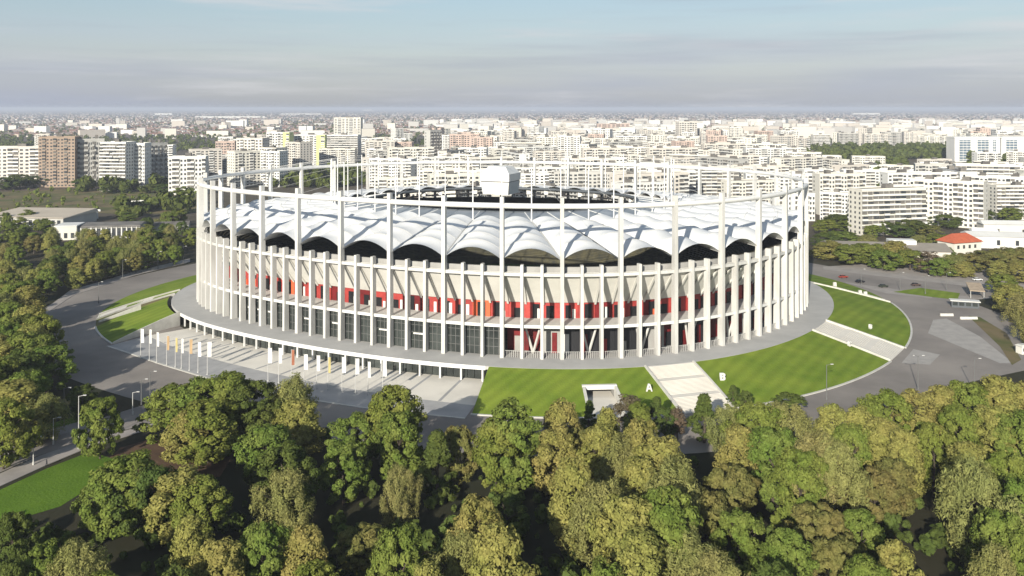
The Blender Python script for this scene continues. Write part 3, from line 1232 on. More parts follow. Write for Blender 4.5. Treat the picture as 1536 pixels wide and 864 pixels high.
car(1265, 417, R(12), ('red', (0.32, 0.05, 0.03)), 'red car parked beside the hedge trees across the road from the stadium')
car(1290, 424, R(12), ('black', (0.02, 0.02, 0.025)), 'black car parked beside the road near the far stair wall')
car(1374, 429, R(5), ('brown', (0.09, 0.06, 0.05)), 'dark brown car parked under the brown leafed tree')
car(1325, 431, R(15), ('green', (0.05, 0.06, 0.04)), 'dark green car parked beside the road under the trees')
car(1466, 421, R(2), ('white', (0.7, 0.7, 0.68)), 'white car parked in the yard behind the gatehouse')

x, y = px(1447, 461)
t = empty('gatehouse', (x, y, 0), R(-18))
tag(t, 'dark glazed gatehouse container with a pale flat roof beside the apron', 'gatehouse')
s = MB(); s.box(-5.2, 5.2, -1.6, 1.6, 0, 2.7); s.build('wall', MT['gutter'], t)
s = MB(); s.box(-5.7, 5.7, -2.1, 2.1, 2.705, 3.0); s.build('roof', MT['white_panel'], t)
for k in range(4):
    s = MB(); s.box(-4.8 + 2.5 * k, -2.9 + 2.5 * k, -1.66, -1.605, .9, 2.3); s.build('window', MT['facade_glass'], t)
x, y = px(1463, 444)
t = empty('gate_canopy', (x, y, 0), R(-20))
tag(t, 'tan gate canopy with a sloping roof on posts behind the gatehouse', 'canopy')
tan = mat('tan_sheet', (0.48, 0.38, 0.27), (0.36, 0.28, 0.2), .5, .7)
s = MB(); s.prism([(-3, -6, 3.2), (3, -6, 3.2), (3, 6, 4.6), (-3, 6, 4.6)], [(-3, -6, 3.5), (3, -6, 3.5), (3, 6, 4.9), (-3, 6, 4.9)]); s.build('roof', tan, t)
for (a, b, h) in ((-2.6, -5.5, 3.25), (2.6, -5.5, 3.25), (-2.6, 5.5, 4.5), (2.6, 5.5, 4.5)):
    s = MB(); s.tube((a, b, 0), (a, b, h), .14, n=6); s.build('post', MT['rail'], t)
for (u, v, w) in ((1420, 474, 2.6), (1453, 479, 3.4)):
    x, y = px(u, v)
    s = MB()
    s.prism([(-w, -.45, 0), (w, -.45, 0), (w, .45, 0), (-w, .45, 0)], [(-w, -.16, .95), (w, -.16, .95), (w, .16, .95), (-w, .16, .95)])
    o = s.build('road_barrier', MT['kerb'], loc=(x, y, 0.06))
    tag(o, 'pale concrete road barrier lying across the apron before the gatehouse', 'barrier', 'barriers before the gatehouse')
x, y = px(1534, 530)
t = empty('ticket_kiosk', (x, y, 0), R(15))
tag(t, 'small cream kiosk on the verge at the edge of the apron', 'kiosk')
s = MB(); s.box(-1.6, 1.6, -1.3, 1.3, 0, 2.6); s.build('wall', MT['cream'], t)
s = MB(); s.prism([(-1.9, -1.6, 2.605), (1.9, -1.6, 2.605), (1.9, 1.6, 2.605), (-1.9, 1.6, 2.605)], [(-1.2, -1, 3.1), (1.2, -1, 3.1), (1.2, 1, 3.1), (-1.2, 1, 3.1)]); s.build('roof', MT['kerb'], t)
s = MB(); s.box(-1.1, 1.1, -1.36, -1.305, 1.0, 2.1); s.build('window', MT['facade_glass'], t)

# a walker on the pavement of the avenue
def walker(u, v, label):
    x, y = px(u, v)
    me = bpy.data.meshes.new('person')
    P = [(0, 0, .95), (0, 0, 1.18), (0, 0, 1.42), (0, 0, 1.54), (0.01, 0, 1.70), (-.1, 0, .9), (-.13, .12, .5), (-.1, .02, .08), (-.1, .16, .03),
         (.1, 0, .9), (.13, -.14, .5), (.12, -.3, .08), (.12, -.16, .03), (-.2, 0, 1.4), (-.26, -.05, 1.12), (-.24, .08, .88), (.2, 0, 1.4), (.26, .05, 1.12), (.24, .16, .9)]
    Ed = [(0, 1), (1, 2), (2, 3), (3, 4), (0, 5), (5, 6), (6, 7), (7, 8), (0, 9), (9, 10), (10, 11), (11, 12), (2, 13), (13, 14), (14, 15), (2, 16), (16, 17), (17, 18)]
    rad = [.15, .15, .16, .06, .11, .11, .075, .05, .04, .11, .075, .05, .04, .07, .05, .035, .07, .05, .035]
    me.from_pydata(P, Ed, [])
    o = bpy.data.objects.new('person', me)
    col.objects.link(o)
    o.location = (x, y, 0.14)
    o.rotation_euler = (0, 0, R(-60))
    mod = o.modifiers.new('skin', 'SKIN')
    for k, sv in enumerate(me.skin_vertices[0].data):
        sv.radius = (rad[k], rad[k])
        sv.use_root = k == 0
    o.modifiers.new('sub', 'SUBSURF').levels = 1
    o.modifiers['sub'].render_levels = 1
    me.materials.append(mat('dark_clothes', (0.03, 0.032, 0.04), None, rough=0.9))
    tag(o, label, 'person')
    return o


walker(70, 700, 'person in dark clothes walking on the pavement beside the park lawn')

# ------------------------------------------------------------------ trees
def crown_mesh(name, seed, shape, material, leaves, lsize, h=14.0, base=0.18, width=0.5, clumps=70):
    """leaf-sized faces in clumps spread over limbs; returns trunk mesh and crown mesh"""
    rg = np.random.default_rng(seed)
    # clump centres
    cs = []
    tries = 0
    while len(cs) < clumps and tries < 6000:
        tries += 1
        t = rg.random() ** 0.8
        a = rg.random() * 2 * PI
        if shape == 'round':
            prof = math.sin(PI * (0.08 + 0.86 * t)) ** 0.6
        elif shape == 'tall':
            prof = math.sin(PI * (0.06 + 0.88 * t)) ** 0.5 * (1.0 - 0.35 * t)
        elif shape == 'cone':
            prof = (1 - t) ** 0.8 * 1.05 + 0.04
        elif shape == 'column':
            prof = math.sin(PI * (0.04 + 0.92 * t)) ** 0.4
        else:
            prof = math.sin(PI * (0.03 + 0.9 * t ** 0.9)) ** 0.6 * (1.1 - 0.2 * t)
        wob = 1 + 0.22 * math.sin(2 * a + seed) + 0.2 * math.sin(3 * a + 1.7 * seed + 5 * t) + 0.12 * math.sin(5 * a + 9 * t)
        r = width * h * 0.5 * prof * wob * (0.45 + 0.55 * rg.random() ** 0.45)
        z = h * (base + (1 - base) * t)
        cs.append((r * math.cos(a), r * math.sin(a), z - 0.3))
    cs = np.array(cs)
    n = leaves
    idx = rg.integers(0, len(cs), n)
    cr = (0.048 + 0.05 * rg.random(len(cs))) * h * (0.8 if shape in ('cone', 'column') else 1.0)
    d = rg.normal(size=(n, 3))
    d /= np.linalg.norm(d, axis=1)[:, None]
    rad = cr[idx] * (0.35 + 0.65 * rg.random(n) ** 0.35)
    p = cs[idx] + d * rad[:, None] * np.array([1, 1, 0.8])
    if shape == 'willow':
        p[:, 2] -= rg.random(n) ** 2 * h * 0.16
    p[:, 2] = np.maximum(p[:, 2], 0.6)
    # leaf orientation: mostly facing out of the clump, tilted at random
    co = p - np.array([0, 0, h * (base + 0.3 * (1 - base))])
    co = co * np.array([1, 1, 0.6])
    co /= np.linalg.norm(co, axis=1)[:, None] + 1e-6
    nn = 0.7 * d + 0.55 * co + rg.normal(size=(n, 3)) * 0.38 + np.array([0, 0, 0.1])
    nn /= np.linalg.norm(nn, axis=1)[:, None]
    up = rg.normal(size=(n, 3))
    t1 = np.cross(nn, up)
    t1 /= np.linalg.norm(t1, axis=1)[:, None]
    t2 = np.cross(nn, t1)
    sz = lsize * (0.6 + 0.8 * rg.random(n))[:, None]
    asp = 0.55 if shape != 'willow' else 0.3
    v = np.stack([p - t1 * sz, p - t2 * sz * asp, p + t1 * sz, p + t2 * sz * asp], 1).reshape(-1, 3)
    me = bpy.data.meshes.new(name)
    me.vertices.add(4 * n)
    me.vertices.foreach_set('co', v.ravel())
    me.loops.add(4 * n)
    me.loops.foreach_set('vertex_index', np.arange(4 * n))
    me.polygons.add(n)
    me.polygons.foreach_set('loop_start', np.arange(0, 4 * n, 4))
    me.polygons.foreach_set('loop_total', np.full(n, 4))
    me.materials.append(material)
    me.update()
    me.validate()
    # trunk and limbs
    s = MB()
    top = h * (0.62 if shape not in ('cone', 'column') else 0.9)
    pts = [Vector((0, 0, -0.2)), Vector((0.1 * math.sin(seed), 0.1, h * 0.2)), Vector((0.3 * math.sin(seed), 0.2 * math.cos(seed), h * 0.42)), Vector((0.2, 0.1, top))]
    rr_ = [0.030 * h, 0.022 * h, 0.014 * h, 0.004 * h]
    rr_ = [min(q, 0.33) if k == 0 else min(q, 0.28) for k, q in enumerate(rr_)]
    for a in range(3):
        s.tube(pts[a], pts[a + 1], rr_[a], rr_[a + 1], 6)
    for q in rg.choice(len(cs), min(16, len(cs)), replace=False):
        c = Vector(cs[q])
        t = min(0.9, max(0.25, (c.z / h) * 0.62))
        b0_ = pts[1].lerp(pts[3], min(1, max(0, (t * h - pts[1].z) / (pts[3].z - pts[1].z))))
        s.tube(b0_, c, 0.007 * h, 0.002 * h, 4)
    return s.mesh(name + '_trunk', MT['trunk']), me


KINDS = {}


def kind(key, seeds, shape, leafkey, leaves, lsize, h, base, width, clumps, words):
    KINDS[key] = dict(v=[crown_mesh(key, sd, shape, MT[leafkey], leaves, lsize, h, base, width, clumps) for sd in seeds], h=h, w=width * h, words=words)


kind('broad_green', (1, 2, 3), 'round', 'leaf_green', 15000, 0.30, 15, .12, .78, 125, 'broad mid green leafy')
kind('broad_dark', (4, 5), 'round', 'leaf_dark', 14000, 0.30, 15, .12, .76, 115, 'broad dark green leafy')
kind('tall_yellow', (6, 7, 8), 'tall', 'leaf_yellow', 15000, 0.30, 17, .10, .60, 125, 'tall yellow green leafy')
kind('willow_olive', (9, 10), 'willow', 'leaf_olive', 16000, 0.33, 16, .08, .78, 130, 'spreading olive leafed')
kind('narrow_green', (11,), 'column', 'leaf_green', 7000, 0.34, 18, .06, .26, 60, 'narrow upright green')
kind('conifer', (12, 13), 'cone', 'leaf_dark', 7000, 0.30, 13, .06, .46, 70, 'pointed dark evergreen')
kind('rusty', (14, 15), 'round', 'leaf_rust', 12000, 0.30, 13, .15, .72, 105, 'rust tinged autumn')
kind('thin_brown', (16,), 'tall', 'leaf_brown', 3200, 0.30, 14, .2, .55, 50, 'thin brown half bare')

tree_count = 0


def tree(key, x, y, h, w, zone, zone_words, z=0.0):
    """w: crown width in metres"""
    global tree_count
    K = KINDS[key]
    tm, cm = K['v'][tree_count % len(K['v'])]
    tree_count += 1
    t = empty('tree', (x, y, z), random.uniform(0, 2 * PI))
    w *= 0.92
    t.scale = (w / K['w'], w / K['w'], h / K['h'])
    size = 'tall ' if h >= 15.5 else 'low ' if h <= 11 else ''
    kw = K['words'].replace('tall ', '')
    if zone == 'of the front wood':
        u = 768 + FPX * x / y
        before = 'beside the park avenue' if u < 215 else 'before the banner plaza' if u < 705 else 'before the tunnel lawn' if u < 965 else 'before the wide stairway' if u < 1105 else 'before the letter B lawn' if u < 1290 else 'before the asphalt apron'
        zone_words = ('at the wood edge ' if y > 190 else 'inside the wood ' if y > 140 else 'deep in the wood ') + before
        zone = zone_words
    tag(t, '%s%s tree %s' % (size, kw, zone_words), 'tree', '%s%s trees %s' % (size, kw, zone))
    link('trunk', tm, t)
    link('crown', cm, t)
    return t


def ptree(key, u, vtop, wpx, h, zone, words):
    """a tree by the pixel of its top, its crown width in pixels and its height in metres"""
    y = (HCAM - h) * FPX / (vtop - HOR)
    x = (u - 768) / FPX * y
    return tree(key, x, y, h, wpx * y / FPX, zone, words)


FW = ('of the front wood', 'growing in the park wood before the stadium')
G, D_, Y_, W_, N_, C_, U_, B_ = 'broad_green', 'broad_dark', 'tall_yellow', 'willow_olive', 'narrow_green', 'conifer', 'rusty', 'thin_brown'
front = [
    (38, 560, 76, 15, G), (5, 600, 80, 16, G), (40, 500, 90, 15, G), (-10, 505, 90, 15, Y_), (22, 425, 64, 16, G), (40, 430, 60, 16, Y_), (-8, 440, 70, 16, W_), (14, 455, 70, 16, G), (42, 460, 64, 16, Y_), (62, 474, 60, 16, G), (30, 474, 70, 16, D_), (48, 488, 70, 16, Y_), (8, 486, 70, 16, G),
    # around the avenue on the left
    (70, 522, 78, 13, G), (20, 572, 110, 15, Y_), (58, 592, 70, 12, W_), (150, 600, 60, 14, G), (124, 578, 46, 9, D_), (-20, 540, 90, 15, G), (25, 528, 80, 14, D_),
    # big group left of the middle
    (262, 580, 100, 14, G), (300, 572, 95, 15, G), (338, 563, 105, 17, G), (376, 572, 90, 16, D_), (312, 605, 110, 14, G), (285, 618, 80, 12, Y_), (400, 640, 90, 14, G),
    (440, 563, 76, 17, W_), (448, 600, 80, 14, Y_), (405, 600, 70, 13, D_), (532, 625, 80, 12, G), (515, 665, 75, 13, G),
    (590, 584, 92, 18, G), (598, 622, 84, 15, G), (600, 698, 56, 13, W_), (655, 648, 66, 15, C_), (690, 640, 54, 13, U_),
    (768, 610, 112, 18, G), (745, 632, 84, 16, G), (842, 604, 76, 17, Y_), (835, 640, 80, 15, Y_), (866, 640, 60, 13, U_),
    (884, 600, 30, 9, C_), (908, 615, 56, 15, Y_), (944, 594, 54, 10, B_), (985, 596, 34, 8, C_), (1000, 612, 36, 8, D_), (958, 606, 44, 9, G), (1016, 612, 34, 8, B_),
    (1056, 592, 50, 12, C_), (1092, 608, 62, 12, W_), (900, 640, 80, 15, Y_), (962, 632, 80, 17, Y_), (930, 655, 78, 15, W_), (992, 660, 100, 18, Y_), (1010, 690, 110, 18, W_), (960, 690, 90, 16, Y_),
    (1100, 578, 26, 6, C_), (1118, 586, 26, 5, D_), (1183, 592, 60, 6, D_),
    (1140, 608, 96, 15, W_), (1180, 604, 96, 15, W_), (1110, 640, 90, 15, Y_), (1160, 645, 105, 16, W_), (1225, 652, 120, 18, W_), (1250, 660, 110, 18, W_), (1200, 680, 110, 17, G),
    (1250, 610, 76, 15, Y_), (1290, 612, 70, 15, Y_), (1330, 590, 96, 16, Y_), (1372, 588, 86, 16, Y_), (1320, 630, 90, 15, Y_), (1280, 640, 80, 14, Y_), (1355, 645, 80, 15, Y_),
    (1410, 580, 80, 15, Y_), (1450, 576, 90, 16, Y_), (1500, 566, 100, 17, Y_), (1545, 575, 90, 16, Y_), (1440, 612, 80, 14, G), (1490, 610, 90, 15, Y_), (1530, 620, 90, 15, G),
    (1400, 640, 80, 15, G), (1465, 690, 120, 19, W_), (1450, 665, 90, 15, Y_), (1510, 680, 90, 16, Y_), (1530, 720, 90, 16, G), (1340, 690, 80, 12, U_), (1310, 705, 90, 12, U_),
    # lower rows
    (190, 688, 110, 15, G), (165, 705, 80, 13, G), (232, 700, 90, 14, D_), (270, 705, 100, 14, Y_), (300, 720, 90, 13, G), (430, 672, 96, 15, D_), (428, 705, 80, 13, W_),
    (460, 790, 86, 14, Y_), (395, 790, 90, 14, G), (330, 810, 90, 14, Y_), (285, 775, 60, 12, Y_), (120, 812, 90, 14, W_), (65, 820, 70, 12, G), (20, 770, 60, 12, D_), (20, 840, 60, 12, D_),
    (545, 790, 80, 9, U_), (600, 795, 96, 16, G), (640, 850, 80, 14, Y_), (715, 748, 86, 18, Y_), (745, 790, 104, 18, Y_), (690, 800, 80, 14, W_), (760, 745, 70, 9, D_),
    (860, 690, 90, 18, Y_), (905, 720, 100, 16, W_), (940, 745, 110, 18, Y_), (1000, 740, 110, 18, G), (960, 800, 110, 15, Y_), (1030, 790, 100, 14, W_), (1060, 740, 80, 12, U_),
    (1095, 700, 90, 13, U_), (1110, 770, 90, 12, G), (1180, 800, 90, 13, G), (1080, 830, 100, 14, W_), (1230, 760, 100, 13, U_), (1260, 810, 90, 12, U_), (1290, 770, 90, 12, W_),
    (1345, 818, 90, 16, Y_), (1300, 840, 90, 14, G), (1500, 770, 100, 15, Y_), (1490, 820, 90, 14, W_), (1535, 800, 80, 14, G), (1160, 850, 90, 13, D_), (910, 850, 90, 13, G),
    (470, 850, 90, 13, G), (260, 860, 90, 13, D_), (150, 865, 90, 13, G),
]
for q_, (u, vt, w, h, k) in enumerate(front):
    if u > 1080 and k in (Y_, W_) and q_ % 3 == 0:
        k = G
    if u > 1080:
        w *= 0.9
    ptree(k, u, vt, w, h, *FW)
# behind the lower edge of the picture the wood goes on
for k in range(26):
    tree(random.choice([G, D_, Y_, W_]), -100 + 200 * (k % 13) / 12 + random.uniform(-5, 5), 100 - 20 * (k // 13) + random.uniform(-6, 6), random.uniform(11, 15), random.uniform(9, 12), *FW)

# wood on the left, beyond the ring road
LW = ('of the left wood', 'in the dense wood beyond the curved ring road')
rg = random.Random(11)
placed = []


def scatter(n, upix, vpix, kinds, hr, wr, zone, mind, ok=None):
    c = 0
    for _ in range(n * 30):
        if c >= n:
            break
        u, v = rg.uniform(*upix), rg.uniform(*vpix)
        x, y = px(u, v)
        if ok and not ok(u, v, x, y):
            continue
        if any((x - a) ** 2 + (y - b) ** 2 < mind ** 2 for a, b in placed):
            continue
        placed.append((x, y))
        tree(rg.choice(kinds), x, y, rg.uniform(*hr), rg.uniform(*wr), *zone)
        c += 1


def left_ok(u, v, x, y):
    i, d = ring_inv(x, y)
    if d < 69:
        return False
    if 80 < u < 215 and 330 < v < 366:
        return False
    if v > 600 or (v > 560 and u > 60):
        return False
    return True


scatter(75, (-60, 290), (362, 500), [G, Y_, Y_, W_, W_, G, D_, U_], (9, 13), (8.5, 12), LW, 7.0, left_ok)
scatter(14, (-60, 80), (490, 590), [G, Y_, W_], (10, 14), (9, 12), LW, 8.0, left_ok)
scatter(16, (0, 280), (338, 362), [G, D_, D_, N_], (8, 12), (7, 10), LW, 8.0, left_ok)

# trees on the right, beyond the road
RW = ('across the road on the right', 'lining the road opposite the stadium and the gatehouse')
for (u, vt, w, h, k) in ((1243, 362, 60, 10, Y_), (1275, 368, 56, 10, G), (1305, 366, 60, 11, G), (1345, 362, 60, 13, Y_), (1365, 376, 56, 10, G), (1326, 376, 50, 10, G), (1393, 378, 42, 11, B_), (1428, 382, 58, 10, W_), (1412, 388, 40, 9, G),
                         (1455, 380, 52, 10, U_), (1482, 376, 56, 10, U_), (1512, 372, 60, 11, U_), (1540, 372, 60, 11, U_), (1530, 392, 50, 10, Y_), (1262, 348, 60, 9, G), (1240, 350, 40, 9, D_), (1300, 352, 40, 8, W_),
                         (1518, 428, 60, 11, Y_), (1540, 440, 60, 12, W_), (1505, 412, 44, 9, G), (1550, 470, 60, 11, W_), (1420, 372, 30, 7, G), (1445, 392, 36, 8, Y_), (1497, 392, 40, 9, Y_)):
    ptree(k, u, vt, w, h, *RW)
CT = ('between the flats', 'standing among the pale blocks of flats')
for (u, vt, w, h, k) in ((1255, 322, 46, 9, D_), (1240, 330, 40, 9, G), (1280, 330, 40, 8, G), (1326, 332, 26, 9, D_), (1310, 338, 30, 8, G), (1358, 317, 22, 12, N_), (1365, 330, 50, 10, D_), (1350, 338, 40, 8, D_), (1432, 306, 36, 14, D_), (1420, 322, 40, 10, D_), (1450, 318, 40, 10, D_),
                         (1470, 294, 12, 15, N_), (1475, 315, 36, 9, D_), (1500, 302, 46, 12, D_), (1530, 296, 46, 12, D_), (1515, 312, 40, 10, G), (1545, 300, 40, 12, D_), (1395, 338, 36, 7, U_), (1410, 352, 40, 8, G), (1380, 352, 34, 7, W_),
                         (1276, 318, 12, 10, N_), (1118, 272, 22, 10, D_), (1100, 284, 20, 5, D_), (268, 282, 16, 16, N_), (262, 296, 26, 9, D_), (185, 308, 24, 9, N_), (215, 302, 20, 9, D_), (30, 262, 46, 14, D_), (8, 266, 40, 13, D_), (50, 264, 36, 12, D_), (205, 270, 18, 9, D_),
                         (225, 276, 30, 9, D_), (245, 276, 30, 9, D_), (160, 278, 26, 8, D_), (125, 268, 30, 9, D_), (8, 334, 44, 12, G), (34, 350, 40, 9, D_), (62, 352, 40, 8, D_), (230, 300, 30, 7, G), (190, 318, 24, 8, N_), (215, 330, 26, 8, G), (248, 324, 26, 7, W_),
                         (560, 258, 24, 12, D_), (540, 256, 24, 12, D_), (575, 262, 24, 10, D_), (525, 258, 20, 10, D_), (440, 258, 24, 11, D_), (480, 262, 24, 9, D_), (420, 262, 24, 9, D_)):
    ptree(k, u, vt, w, h, *CT)

# ------------------------------------------------------------------ the city behind
MT['win'] = mat('window_glass', (0.045, 0.05, 0.055), (0.12, 0.12, 0.115), 0.3, 0.2, spec=0.5, contrast=(0.45, 0.7))
MT['roofing'] = mat('roof_felt', (0.20, 0.185, 0.165), (0.13, 0.12, 0.11), 0.2, 0.95, rnd=0.25)
MT['shade'] = mat('balcony_recess_shade', (0.16, 0.15, 0.135), None, rough=0.9)
WALLS = {
    'cream': ((0.76, 0.725, 0.64), (0.68, 0.65, 0.575)), 'white': ((0.78, 0.765, 0.725), (0.70, 0.69, 0.65)), 'beige': ((0.68, 0.63, 0.56), (0.60, 0.56, 0.50)),
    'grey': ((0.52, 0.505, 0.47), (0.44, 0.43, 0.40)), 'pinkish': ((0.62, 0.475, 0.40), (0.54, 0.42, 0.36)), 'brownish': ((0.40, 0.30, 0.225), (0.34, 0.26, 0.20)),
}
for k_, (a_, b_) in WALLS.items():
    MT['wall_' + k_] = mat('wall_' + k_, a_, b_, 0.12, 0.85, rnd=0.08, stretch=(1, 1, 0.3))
MT['lime'] = mat('lime_paint', (0.56, 0.60, 0.28), None, rough=0.8)
BL = {}


def block_proto(key, w, d, floors, style, wall, fh=3.0, accent=None):
    H = floors * fh + 1.0
    parts = []
    hw, hd = w / 2, d / 2
    s = MB()
    s.box(-hw, hw, -hd, hd, -0.3, H)
    parts.append(('wall', s.mesh(key + '_wall', MT['wall_' + wall]), False))
    s = MB()
    s.box(-hw - .15, hw + .15, -hd - .15, -hd + .25, H, H + .8)
    s.box(-hw - .15, hw + .15, hd - .25, hd + .15, H, H + .8)
    s.box(-hw - .15, -hw + .25, -hd + .26, hd - .26, H, H + .8)
    s.box(hw - .25, hw + .15, -hd + .26, hd - .26, H, H + .8)
    parts.append(('parapet', s.mesh(key + '_parapet', MT['wall_' + wall]), False))
    s = MB()
    s.quad((-hw + .3, -hd + .3, H + .05), (hw - .3, -hd + .3, H + .05), (hw - .3, hd - .3, H + .05), (-hw + .3, hd - .3, H + .05))
    nb = max(1, int(w / 25))
    for q in range(nb):
        c = -hw + w * (q + .5) / nb
        s.box(c - 2.6, c + 2.6, -2.2, 2.2, H + .06, H + 2.9)
    parts.append(('roof', s.mesh(key + '_roof', MT['roofing']), False))
    win, bal, rec = MB(), MB(), MB()
    n = max(2, int(w / 3.4))
    bw = w / n
    rb = random.Random(hash(key) % 1000 if False else len(key) * 7 + floors)
    stacks = [q for q in range(n) if (style == 'bands') or (style == 'slab' and q % 4 in (1, 2)) or (style == 'tower' and q % 3 == 1)]
    for f in range(floors):
        z = 0.9 + f * fh
        for sg in (-1, 1):
            yy = sg * (hd + 0.05)
            for q in range(n):
                x0 = -hw + q * bw
                a, b = x0 + bw * .22, x0 + bw * .78
                if q in stacks and f > 0:
                    rec.quad((x0 + .1, yy, z), (x0 + bw - .1, yy, z), (x0 + bw - .1, yy, z + fh - .9), (x0 + .1, yy, z + fh - .9))  # flat dark quad on the wall, balcony shade put into its colour
                    if rb.random() < .85:
                        bal.box(x0 + .04, x0 + bw - .04, min(yy + sg * .03, yy + sg * 1.15), max(yy + sg * .03, yy + sg * 1.15), z - .75, z + .45)
                    if rb.random() < .35:
                        win.quad((x0 + .2, yy + sg * 1.1, z + .46), (x0 + bw - .2, yy + sg * 1.1, z + .46), (x0 + bw - .2, yy + sg * 1.1, z + fh - .95), (x0 + .2, yy + sg * 1.1, z + fh - .95))
                else:
                    win.quad((a, yy, z + .1), (b, yy, z + .1), (b, yy, z + 1.6), (a, yy, z + 1.6))
        nd = max(1, int(d / 4.5))
        for sg in (-1, 1):
            xx = sg * (hw + .05)
            for q in range(nd):
                if style == 'slab' and (q % 2 == 0):
                    continue
                c = -hd + d * (q + .5) / nd
                win.quad((xx, c - .8, z + .1), (xx, c + .8, z + .1), (xx, c + .8, z + 1.6), (xx, c - .8, z + 1.6))
    parts.append(('windows', win.mesh(key + '_windows', MT['win']), True))
    if bal.v:
        parts.append(('balconies', bal.mesh(key + '_balconies', MT['wall_white'] if wall in ('white', 'cream', 'beige') else MT['wall_' + wall]), True))
        parts.append(('balcony_shade_quads', rec.mesh(key + '_shade_quads', MT['shade']), True))
    if accent:
        s = MB()
        s.box(hw * .45, hw + .35, -hd - .35, hd + .35, -0.3, H + .5)
        parts.append(('coloured_stair_tower', s.mesh(key + '_accent', MT[accent]), False))
    BL[key] = dict(parts=parts, w=w, d=d, H=H)


EST = 'in the dense housing estate behind the stadium'
WN = {'cream': 'cream', 'white': 'white', 'beige': 'beige', 'grey': 'grey', 'pinkish': 'pinkish', 'brownish': 'brown'}
for c_ in ('cream', 'white', 'beige', 'grey'):
    block_proto('slab9_' + c_, 52, 13, 9, 'slab', c_)
    block_proto('slab5_' + c_, 46, 12, 5, 'slab', c_)
for c_ in ('cream', 'beige', 'pinkish', 'white'):
    block_proto('tower12_' + c_, 26, 20, 12, 'tower', c_)
block_proto('bands9_cream', 44, 14, 9, 'bands', 'cream')
block_proto('bands12_white', 30, 18, 14, 'bands', 'white', 3.2)
block_proto('tower16_brown', 36, 20, 15, 'tower', 'brownish', 3.3)
block_proto('tower14_lime', 28, 16, 13, 'tower', 'white', 3.1, 'lime')
block_proto('gable8_white', 34, 12, 8, 'slab', 'white')
SHAPEW = {'slab9': 'nine storey slab block of flats', 'slab5': 'five storey slab block of flats', 'tower12': 'twelve storey tower block of flats', 'bands9': 'nine storey block with full width balconies', 'bands12': 'fourteen storey tower with banded balconies',
          'tower16': 'fifteen storey tower with dark stair shafts', 'tower14': 'white tower with a lime green stair shaft', 'gable8': 'eight storey block with blank white gables'}
bcount = 0
footprints = []


def block(key, x, y, rz, sx=1.0, sz=1.0, where='in the dense housing estate behind the stadium', label=None, depth=1.0):
    global bcount
    B = BL[key]
    t = empty('apartment_block', (x, y, 0), rz)
    t.scale = (sx, depth, sz)
    sh, c = key.split('_')
    w = SHAPEW[sh] if c in ('brown', 'lime') else '%s %s' % (WN[c], SHAPEW[sh])
    if c == 'brown':
        w = 'brown ' + w
    if where == EST:
        u = 768 + FPX * x / y
        place = 'behind the left rim' if u < 560 else 'behind the video cube' if u < 860 else 'behind the right rim' if u < 1215 else 'beside the stadium'
        row = 'first rows' if y < 900 else 'middle rows' if y < 1400 else 'far rows'
        size = 'long ' if sx > 1.15 else 'short ' if sx < 0.9 else ''
        w = size + w
        where = 'in %s %s' % (row, place)
    tag(t, label or '%s %s' % (w, where), 'building', '%s, %s' % (w, where))
    for nm, me, st in B['parts']:
        o = link(nm, me, t)
        if st:
            o['kind'] = 'stuff'
    bcount += 1
    footprints.append((x, y, 0.5 * math.hypot(B['w'] * sx, B['d'])))
    return t


def pblock(key, u0, u1, vtop, vbase, rz=0.0, where=None, label=None):
    """by the pixels of its left and right edge, its top and its foot"""
    y = HCAM * FPX / (vbase - HOR)
    x = ((u0 + u1) / 2 - 768) / FPX * y
    H = HCAM - (vtop - HOR) * y / FPX
    B = BL[key]
    wpx = (u1 - u0) * y / FPX
    va = math.atan2(x, y)
    cw = abs(math.cos(rz + va)) + 1e-6
    wm = max(8, (wpx - B['d'] * abs(math.sin(rz + va))) / cw)
    return block(key, x, y + B['d'] / 2, rz, wm / B['w'], H / B['H'], where or 'in the dense housing estate behind the stadium', label)


LEFT = 'beyond the rough meadow'
pblock('tower16_brown', 54, 112, 206, 281, R(8), label='brown fifteen storey tower block with dark shafts beyond the rough meadow')
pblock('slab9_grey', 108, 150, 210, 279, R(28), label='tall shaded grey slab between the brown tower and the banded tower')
pblock('bands12_white', 146, 196, 214, 287, R(-8), label='white tower block with stacked balcony bands on the edge of the meadow')
pblock('tower12_white', 192, 220, 216, 285, R(4), label='pale plain tower beside the banded tower on the edge of the meadow')
pblock('slab9_grey', 212, 246, 216, 279, R(50), label='grey slab standing in for the shaded side of the banded tower')  # grey wall puts the tower's shaded side into colour
pblock('gable8_white', 251, 308, 236, 292, R(6), label='white eight storey block close behind the rim of the stadium')
pblock('slab9_beige', -60, 56, 221, 272, R(4), LEFT)
pblock('tower12_pinkish', 320, 350, 213, 262, R(12), LEFT)
pblock('tower12_beige', 352, 400, 208, 262, R(-10), LEFT)
pblock('tower14_lime', 398, 437, 199, 250, R(-6), label='white tower with lime green shaft, the nearer of two behind the rim')
pblock('tower14_lime', 440, 490, 203, 248, R(-6), label='wide white tower with lime green shaft behind the stadium rim')
pblock('bands12_white', 489, 540, 203, 250, R(-6), label='broad white banded tower next to the lime shaft towers')
pblock('tower12_cream', 500, 543, 177, 208, R(-8), label='tallest pale tower rising above the skyline of the flats')
pblock('tower12_beige', 546, 590, 212, 252, R(10), LEFT)
pblock('tower12_pinkish', 590, 620, 214, 250, R(-4), LEFT)
pblock('slab9_cream', 580, 650, 222, 262, R(18), LEFT)
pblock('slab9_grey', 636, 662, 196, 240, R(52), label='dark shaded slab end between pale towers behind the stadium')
pblock('tower12_beige', 1015, 1047, 183, 222, R(10), label='pinkish beige tower standing above the roofs of the estate')
pblock('tower12_pinkish', 895, 945, 186, 206, R(4), label='salmon coloured tower far behind the white slabs')
